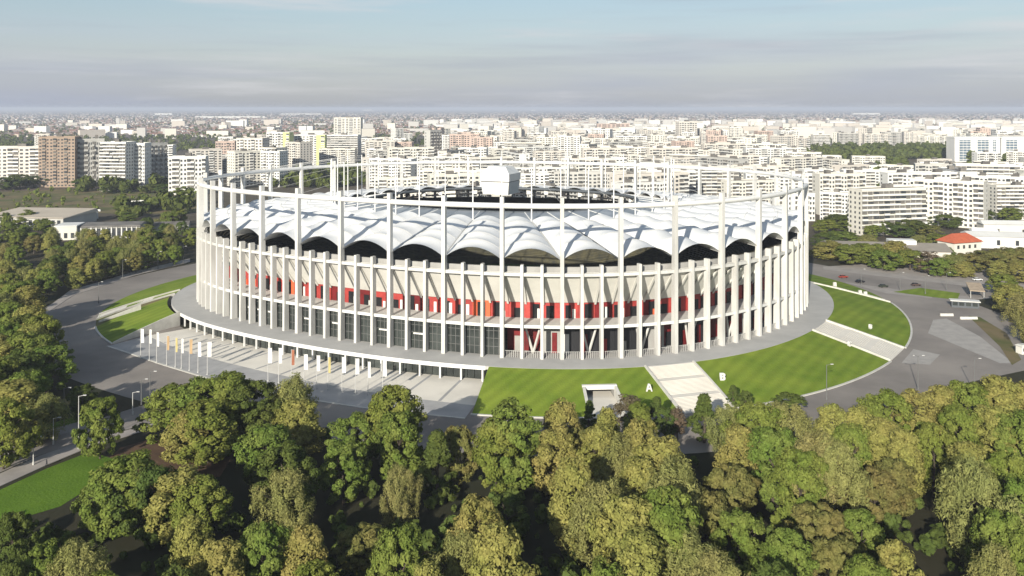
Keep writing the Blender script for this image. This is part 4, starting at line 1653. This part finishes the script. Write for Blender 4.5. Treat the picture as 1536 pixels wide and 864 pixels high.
# estate on the right, near the stadium
RE = 'on the near edge of the estate'
pblock('bands9_cream', 1284, 1392, 284, 352, R(14), label='cream nine storey block with curved balcony fronts nearest the stadium')
pblock('slab9_cream', 1376, 1482, 272, 340, R(-40), label='long cream slab turned edgewise, its blank gable towards the stadium')
pblock('slab9_white', 1462, 1550, 266, 322, R(-30), RE)
pblock('gable8_white', 1236, 1284, 290, 338, R(-30), RE)
pblock('slab9_cream', 1225, 1300, 262, 322, R(6), RE)
pblock('slab9_white', 1330, 1440, 260, 312, R(6), RE)
pblock('bands9_cream', 1440, 1530, 248, 300, R(-16), RE)
pblock('slab5_white', 1160, 1225, 292, 332, R(6), RE)
pblock('slab9_white', 1120, 1228, 262, 312, R(-6), RE)
pblock('bands9_cream', 1006, 1110, 252, 300, R(4), RE)
pblock('slab9_white', 940, 1004, 246, 292, R(-4), RE)
pblock('slab9_cream', 860, 940, 246, 290, R(8), RE)
pblock('slab9_cream', 628, 730, 256, 300, R(-4), RE)
pblock('slab9_white', 760, 860, 252, 292, R(6), RE)
pblock('slab5_cream', 560, 640, 268, 296, R(10), RE)

rc = random.Random(21)
Y = 640.0
big = ['slab9_cream', 'slab9_white', 'slab9_cream', 'slab9_beige', 'bands9_cream', 'gable8_white', 'slab9_grey', 'slab5_cream', 'slab5_white']
mid = ['slab9_cream', 'slab9_white', 'slab9_beige', 'tower12_cream', 'tower12_beige', 'tower12_white', 'slab9_grey', 'bands9_cream', 'tower12_pinkish']
EST = 'in the dense housing estate behind the stadium'
while Y < 2500:
    step = 42 + Y * 0.022
    X = -0.64 * Y + rc.uniform(0, 30)
    row_rz = rc.uniform(-18, 18)
    while X < 0.66 * Y:
        u = 768 + FPX * X / Y
        v = HOR + HCAM * FPX / Y
        if u < 330:
            p = 0.0 if Y < 900 else 0.5 if Y < 1100 else 0.12 if Y < 1500 else 0.03
        elif u < 640:
            p = 0.0 if Y < 930 else 0.62 if Y < 1500 else 0.2
        else:
            p = 0.93 if Y < 2100 else 0.8
        if u > 1230 and Y < 760:
            p *= 0.3
        if u > 1400 and 1150 < Y < 1420:
            p = 0
        if 1190 < u < 1436 and 1250 < Y < 1760:
            p = 0.03
        key = rc.choice(big if (Y < 1250 and u > 640) else mid)
        if 1190 < u < 1436 and 900 < Y < 1250:
            key = rc.choice(('slab5_cream', 'slab5_white', 'slab5_beige'))
        B = BL[key]
        sx = rc.uniform(0.75, 1.35)
        wd = B['w'] * sx
        if rc.random() < p and bcount < 292:
            x, y = X + wd / 2, Y + rc.uniform(-14, 14)
            if all(math.hypot(x - a, y - b) > 0.72 * (r + wd / 2) for a, b, r in footprints):
                rz = R(row_rz + rc.gauss(0, 9)) if rc.random() < .8 else R(row_rz + rc.choice((-55, 50, 90)))
                block(key, x, y, rz, sx, rc.uniform(0.9, 1.12), EST)
        X += wd + rc.uniform(4, 24) + Y * 0.004
    Y += step

# white offices with blue glass on the far right
for (u0, u1, nm) in ((1432, 1500, 'left'), (1502, 1570, 'right')):
    y = HCAM * FPX / (243 - HOR)
    x0, x1 = (u0 - 768) / FPX * y, (u1 - 768) / FPX * y
    t = empty('office_building', ((x0 + x1) / 2, y, 0))
    tag(t, 'white framed office block with blue glass bays above the estate', 'building', 'white framed offices above the estate')
    w = (x1 - x0) / 2
    s = MB(); s.box(-w, w, 0, 26, 0, 37); s.build('wall', MT['wall_white'], t)
    s = MB(); s.box(-w - .5, w + .5, -.8, 26.5, 37.01, 39); s.build('roof', MT['wall_white'], t)
    blue = mat('blue_glass', (0.10, 0.16, 0.22), (0.16, 0.2, 0.24), .2, .15, spec=.6)
    for (a, b) in ((-.8, -.3), (0.0, .5), (.68, .82)):
        f = MB(); f.box(w * a, w * b, -.35, -.02, 2, 34); f = f.build('glazing', blue, t)
        g = MB()
        for q in range(8):
            g.box(w * a, w * b, -.55, -.36, 3.5 + q * 4, 4.4 + q * 4)
        nq = max(2, int((b - a) * w / 5))
        for q in range(nq + 1):
            xx = w * a + (b - a) * w * q / nq
            g.box(xx - .25, xx + .25, -.62, -.56, 2, 34)
        o = g.build('glazing_bars', MT['wall_white'], t); o['kind'] = 'stuff'

# low buildings beside the park on the left
x, y = px(150, 358)
t = empty('school_building', (x, y, 0), R(10))
tag(t, 'low building with grey roof and a row of white pilasters among trees', 'building')
s = MB(); s.box(-13, 24, 0, 15, 0, 7.4); s.build('wall', MT['wall_grey'], t)
s = MB(); s.prism([(-14, -1, 7.41), (25, -1, 7.41), (25, 16, 7.41), (-14, 16, 7.41)], [(-13, 0, 8.2), (24, 0, 8.2), (24, 15, 8.9), (-13, 15, 8.9)]); s.build('roof', MT['roofing'], t)
for k in range(12):
    s = MB(); s.box(-11.6 + 3.05 * k, -11 + 3.05 * k, -.5, -.01, 0, 7.3); s.build('pilaster', MT['wall_white'], t)
    if k < 11:
        s = MB(); s.box(-10.8 + 3.05 * k, -8.9 + 3.05 * k, -.12, -.005, 1, 6.6); s.build('window', MT['win'], t)
s = MB(); s.box(-26, -13.1, -3, 13, 0, 8.6); s.build('side_wing', MT['wall_cream'], t)
s = MB(); s.box(-26.4, -12.8, -3.4, 13.4, 8.61, 9.2); s.build('wing_roof', MT['wall_white'], t)
for k in range(3):
    s = MB(); s.box(-24.5 + 4 * k, -22.5 + 4 * k, -3.1, -3.005, 1.2, 4.5); s.build('window', MT['win'], t)
x, y = px(40, 342)
t = empty('sports_hall', (x, y, 0), R(-6))
tag(t, 'wide sports hall with a flat pale sand coloured roof beside the meadow', 'building')
s = MB(); s.box(-34, 27, 0, 40, 0, 7); s.build('wall', MT['wall_grey'], t)
s = MB(); s.prism([(-35, -1, 7.01), (28, -1, 7.01), (28, 41, 7.01), (-35, 41, 7.01)], [(-34, 0, 7.5), (27, 0, 7.5), (27, 40, 9.5), (-34, 40, 9.5)]); s.build('roof', mat('sand_roof', (0.58, 0.50, 0.40), (0.5, 0.43, 0.34), .05, .9), t)
for k in range(14):
    s = MB(); s.box(-32 + 4.2 * k, -29.6 + 4.2 * k, -.1, -.005, 2, 5.6); s.build('window', MT['win'], t)
x, y = px(245, 347)
t = empty('low_store', (x, y, 0), R(14))
tag(t, 'long low store with a grey roof close beside the stadium wall', 'building')
s = MB(); s.box(-16, 16, 0, 10, 0, 4); s.build('wall', MT['wall_grey'], t)
s = MB(); s.prism([(-16.5, -.5, 4.01), (16.5, -.5, 4.01), (16.5, 10.5, 4.01), (-16.5, 10.5, 4.01)], [(-16.5, 5, 6), (16.5, 5, 6), (16.5, 5.2, 6), (-16.5, 5.2, 6)]); s.build('roof', MT['roofing'], t)
# small white statues / play frames on the meadow
for k, (u, v, w_) in enumerate(((125, 330, 5), (143, 328, 8), (198, 309, 4), (205, 309, 4), (213, 308, 4), (265, 318, 5))):
    x, y = px(u, v)
    s = MB()
    h_ = 7 if k < 2 else 4.5
    s.prism([(-w_ / 4, -.8, 0), (w_ / 4, -.8, 0), (w_ / 4, .8, 0), (-w_ / 4, .8, 0)], [(-w_ / 5, -.6, h_), (w_ / 5, -.6, h_), (w_ / 5, .6, h_), (-w_ / 5, .6, h_)])
    s.prism([(-w_ / 2, -.5, h_ * .8), (w_ / 2, -.5, h_ * .8), (w_ / 2, .5, h_ * .8), (-w_ / 2, .5, h_ * .8)], [(-w_ / 2, -.5, h_), (w_ / 2, -.5, h_), (w_ / 2, .5, h_), (-w_ / 2, .5, h_)])
    o = s.build('concrete_frame', MT['wall_white'], loc=(x, y, 0))
    tag(o, 'pale concrete frame standing in the rough meadow', 'frame', 'concrete frames in the meadow')

# low halls and houses on the right, between the trees and the flats
x, y = px(1335, 392)
t = empty('market_hall', (x, y, 0), R(-10))
tag(t, 'long hall with a low brownish grey roof behind the roadside trees', 'building')
s = MB(); s.box(-31, 31, 0, 26, 0, 6); s.build('wall', MT['wall_beige'], t)
s = MB(); s.prism([(-32, -1, 6.01), (32, -1, 6.01), (32, 27, 6.01), (-32, 27, 6.01)], [(-32, 12.5, 8.6), (32, 12.5, 8.6), (32, 13.5, 8.6), (-32, 13.5, 8.6)]); s.build('roof', mat('brown_sheet_roof', (0.34, 0.30, 0.25), (0.27, 0.24, 0.2), .1, .9), t)
s = MB(); s.box(2, 16, 9, 17, 7.7, 10.2); s.build('roof_housing', MT['wall_white'], t)
x, y = px(1452, 382)
t = empty('red_roofed_house', (x, y, 0), R(20))
tag(t, 'house with a bright orange red hipped roof among autumn trees', 'building')
s = MB(); s.box(-10, 10, 0, 12, 0, 7); s.build('wall', MT['wall_cream'], t)
s = MB(); s.prism([(-11, -1, 7.01), (11, -1, 7.01), (11, 13, 7.01), (-11, 13, 7.01)], [(-5, 5.5, 11.5), (5, 5.5, 11.5), (5, 6.5, 11.5), (-5, 6.5, 11.5)]); s.build('roof', mat('red_tiles', (0.52, 0.13, 0.06), (0.42, 0.1, 0.05), .6, .8), t)
for k in range(4):
    s = MB(); s.box(-8 + 4.2 * k, -6.4 + 4.2 * k, -.1, -.005, 3.6, 5.6); s.build('window', MT['win'], t)
for (u, v, rz, w_, d_, h_, nm, wl_, lab) in ((1500, 373, -12, 17, 16, 7, 'low_hall', 'white', 'low hall with a flat white roof beside the red roofed house'),
                                             (1540, 356, -8, 26, 12, 8, 'low_hall', 'cream', 'long cream building with a pink ridge behind the white roofed hall'),
                                             (1478, 367, -12, 7, 6, 8, 'low_house', 'white', 'small white gabled house against the red roofed house')):
    x, y = px(u, v)
    t = empty(nm, (x, y, 0), R(rz))
    tag(t, lab, 'building')
    s = MB(); s.box(-w_, w_, 0, d_, 0, h_); s.build('wall', MT['wall_' + wl_], t)
    s = MB(); s.prism([(-w_ - .6, -.6, h_ + .01), (w_ + .6, -.6, h_ + .01), (w_ + .6, d_ + .6, h_ + .01), (-w_ - .6, d_ + .6, h_ + .01)], [(-w_, d_ * .45, h_ + 2), (w_, d_ * .45, h_ + 2), (w_, d_ * .55, h_ + 2), (-w_, d_ * .55, h_ + 2)]); s.build('roof', MT['wall_white'], t)
    for k in range(3):
        s = MB(); s.box(-w_ * .7 + w_ * .6 * k, -w_ * .7 + w_ * .6 * k + 1.8, -.1, -.005, 2, 5); s.build('window', MT['win'], t)

# long white sheds and landmarks on the plain
for (u, v, w_, h_, d_, lab) in ((345, 177, 105, 14, 60, 'long low white shed stretching across the far plain'), (245, 172.5, 26, 20, 40, 'white factory hall with a tower on the far plain'), (452, 172, 60, 14, 60, 'pale factory row near the horizon'),
                                (552, 166.4, 14, 44, 60, 'white block standing alone on the horizon'), (800, 166.5, 6, 40, 30, 'white slender tower on the horizon behind the estate'), (1300, 172, 40, 20, 60, 'pale halls near the horizon behind the estate')):
    y = HCAM * FPX / (v - HOR)
    x = (u - 768) / FPX * y
    w = w_ * y / FPX / 2
    t = empty('far_shed', (x, y, 0))
    tag(t, lab, 'building')
    s = MB(); s.box(-w, w, 0, d_, 0, h_); s.build('wall', MT['wall_white'], t)
    s = MB(); s.box(-w - 1, w + 1, -1, d_ + 1, h_ + .05, h_ + 2); s.build('roof', MT['wall_grey'], t)

# the plain beyond: houses, far blocks and trees that nobody could count
nr = np.random.default_rng(5)


def many_boxes(name, X, Y, W, D, H, ang, roofh, mats, label, cat):
    n = len(X)
    cx = np.array([-1, 1, 1, -1, -1, 1, 1, -1, -1, 1]) * 0.5
    cy = np.array([-1, -1, 1, 1, -1, -1, 1, 1, 0, 0]) * 0.5
    lx = cx[None] * W[:, None]
    ly = cy[None] * D[:, None]
    lz = np.concatenate([np.zeros((n, 4)), np.repeat(H[:, None], 4, 1), np.repeat((H + roofh)[:, None], 2, 1)], 1)
    c, s_ = np.cos(ang)[:, None], np.sin(ang)[:, None]
    v = np.stack([X[:, None] + lx * c - ly * s_, Y[:, None] + lx * s_ + ly * c, lz], -1).reshape(-1, 3)
    quads = np.array([(0, 1, 5, 4), (1, 2, 6, 5), (2, 3, 7, 6), (3, 0, 4, 7), (4, 5, 9, 8), (6, 7, 8, 9)])
    tris = np.array([(5, 6, 9), (7, 4, 8)])
    b = (np.arange(n) * 10)[:, None, None]
    q = (quads[None] + b).reshape(-1, 4)
    t = (tris[None] + b).reshape(-1, 3)
    me = bpy.data.meshes.new(name)
    me.vertices.add(len(v))
    me.vertices.foreach_set('co', v.ravel())
    li = np.concatenate([q.ravel(), t.ravel()])
    me.loops.add(len(li))
    me.loops.foreach_set('vertex_index', li)
    me.polygons.add(len(q) + len(t))
    me.polygons.foreach_set('loop_start', np.concatenate([np.arange(len(q)) * 4, len(q) * 4 + np.arange(len(t)) * 3]))
    me.polygons.foreach_set('loop_total', np.concatenate([np.full(len(q), 4), np.full(len(t), 3)]))
    mi = np.concatenate([np.tile([0, 0, 0, 0, 1, 1], n), np.zeros(len(t), int)])
    for m_ in mats:
        me.materials.append(m_)
    me.polygons.foreach_set('material_index', mi.astype(np.int32))
    me.polygons.foreach_set('use_smooth', [False] * len(mi))
    me.update()
    o = link(name, me)
    return tag(o, label, cat, kind='stuff')


house_wall = island_mat('house_walls', [(0.60, 0.56, 0.50), (0.45, 0.40, 0.35), (0.68, 0.66, 0.62), (0.38, 0.32, 0.28), (0.55, 0.47, 0.38)])
house_roof = island_mat('house_roofs', [(0.22, 0.12, 0.09), (0.18, 0.15, 0.14), (0.27, 0.15, 0.11), (0.14, 0.13, 0.13), (0.32, 0.27, 0.24), (0.20, 0.10, 0.08)])
n = 15000
v = 165.5 + 40 * nr.random(n) ** 1.3
Yh = HCAM * FPX / (v - HOR)
uh = -80 + 1700 * nr.random(n)
keep = (Yh > 1500) | ((uh < 420) & (Yh > 1130))
v, Yh, uh = v[keep], Yh[keep], uh[keep]
Xh = (uh - 768) / FPX * Yh
n = len(Xh)
many_boxes('far_houses', Xh, Yh, 9 + 12 * nr.random(n), 8 + 6 * nr.random(n), 3.5 + 4.5 * nr.random(n) ** 2, nr.normal(0, .5, n), 2.5 + 1.5 * nr.random(n), [house_wall, house_roof], 'spread of low houses covering the plain as far as the horizon', 'houses')
fw_ = island_mat('far_block_walls', [(0.70, 0.66, 0.58), (0.60, 0.54, 0.47), (0.74, 0.72, 0.68), (0.52, 0.50, 0.47)])
fr_ = island_mat('far_block_roofs', [(0.25, 0.23, 0.21), (0.35, 0.33, 0.3)])
n = 620
uh = np.where(nr.random(n) < .86, 660 + 960 * nr.random(n), -60 + 720 * nr.random(n))
Yh = 2350 + 2300 * nr.random(n) ** 1.4
Xh = (uh - 768) / FPX * Yh
many_boxes('far_flats', Xh, Yh, 20 + 50 * nr.random(n), np.full(n, 14.0), 15 + 18 * nr.random(n), nr.normal(0, .4, n), np.full(n, .4), [fw_, fr_], 'distant mass of pale flats behind the estate', 'flats')


def far_trees(name, X, Y, S, material, label, per=26):
    n = len(X)
    idx = np.repeat(np.arange(n), per)
    N = len(idx)
    d = nr.normal(size=(N, 3))
    d /= np.linalg.norm(d, axis=1)[:, None]
    s_ = S[idx]
    asp = (0.75 + 0.5 * nr.random(n))[idx]
    p = np.stack([X[idx], Y[idx], s_ * 0.6 * asp + 0.5], -1) + d * np.stack([s_ * .5, s_ * .5, s_ * .55 * asp], -1) * (0.6 + 0.45 * nr.random(N))[:, None]
    nn = d + nr.normal(size=(N, 3)) * .5
    nn /= np.linalg.norm(nn, axis=1)[:, None]
    t1 = np.cross(nn, nr.normal(size=(N, 3)))
    t1 /= np.linalg.norm(t1, axis=1)[:, None]
    t2 = np.cross(nn, t1)
    sz = (s_ * (0.16 + .12 * nr.random(N)))[:, None]
    v = np.stack([p - t1 * sz, p - t2 * sz, p + t1 * sz, p + t2 * sz], 1).reshape(-1, 3)
    v[:, 2] = np.maximum(v[:, 2], 0.02)
    me = bpy.data.meshes.new(name)
    me.vertices.add(4 * N)
    me.vertices.foreach_set('co', v.ravel())
    me.loops.add(4 * N)
    me.loops.foreach_set('vertex_index', np.arange(4 * N))
    me.polygons.add(N)
    me.polygons.foreach_set('loop_start', np.arange(0, 4 * N, 4))
    me.polygons.foreach_set('loop_total', np.full(N, 4))
    me.materials.append(material)
    me.update()
    return tag(link(name, me), label, 'trees', kind='stuff')


n = 7500
v = 166 + 62 * nr.random(n) ** 1.4
uh = -80 + 1700 * nr.random(n)
Yh = HCAM * FPX / (v - HOR)
keep = (Yh > 640) & ((uh < 700) | (nr.random(n) < .55))
Yh, uh = Yh[keep], uh[keep]
far_trees('far_trees', (uh - 768) / FPX * Yh, Yh, 6 + 6 * nr.random(len(uh)), MT['leaf_dark'], 'far trees scattered between the houses and flats of the city')
# the dark belt of trees in the estate and the thickets of the meadow
bx_, by_ = [], []
for (u0, u1, v0, v1, k) in ((1190, 1310, 226, 244, 110), (1310, 1436, 222, 241, 170), (640, 1200, 232, 262, 110), (1230, 1540, 246, 300, 90), (330, 640, 236, 262, 60), (1075, 1130, 226, 236, 24), (500, 600, 262, 280, 60), (400, 520, 264, 282, 50), (120, 300, 283, 290, 22), (180, 300, 305, 330, 16)):
    for _ in range(k):
        x, y = px(rc.uniform(u0, u1), rc.uniform(v0, v1))
        bx_.append(x); by_.append(y)
sx_, sy_ = [], []
for _ in range(150):
    x, y = px(rc.uniform(-60, 300), rc.uniform(286, 322))
    sx_.append(x); sy_.append(y)
far_trees('meadow_scrub', np.array(sx_), np.array(sy_), 1.2 + 3.4 * nr.random(len(sx_)) ** 2, MT['leaf_green'], 'low green scrub growing all over the rough meadow', per=40)
ux_, uy_ = [], []
while len(ux_) < 620:
    u, v = rc.uniform(-40, 1576), rc.uniform(655, 900)
    x, y = px(u, v)
    if ring_inv(x, y)[1] < 66 or (u < 175 and v < 792) or (150 < u < 352 and 640 < v < 722):
        continue
    ux_.append(x); uy_.append(y)
far_trees('undergrowth', np.array(ux_), np.array(uy_), 0.9 + 2.4 * nr.random(len(ux_)) ** 2, MT['leaf_dark'], 'low undergrowth and saplings under the trees of the park wood', per=90)
far_trees('tree_belt', np.array(bx_), np.array(by_), 8 + 6 * nr.random(len(bx_)), MT['leaf_dark'], 'dark belts of trees between the flats and on the meadow', per=70)

# ------------------------------------------------------------------ the hazy air
hz = MB()
hz.box(-43000, 43000, -600, 42600, -2.0, 96.0)
ho = hz.build('haze', None)
ho.data.materials.clear()
hm = bpy.data.materials.new('haze_air')
hm.use_nodes = True
hn, hl = hm.node_tree.nodes, hm.node_tree.links
hn.clear()
h_o = hn.new('ShaderNodeOutputMaterial')
h_v = hn.new('ShaderNodeVolumePrincipled')
h_v.inputs['Color'].default_value = (0.80, 0.86, 1.0, 1)
h_v.inputs['Density'].default_value = 0.0001
h_v.inputs['Anisotropy'].default_value = 0.0
hl.new(h_v.outputs['Volume'], h_o.inputs['Volume'])
ho.data.materials.append(hm)
tag(ho, 'pale haze lying over the whole city and plain', 'haze', kind='stuff')
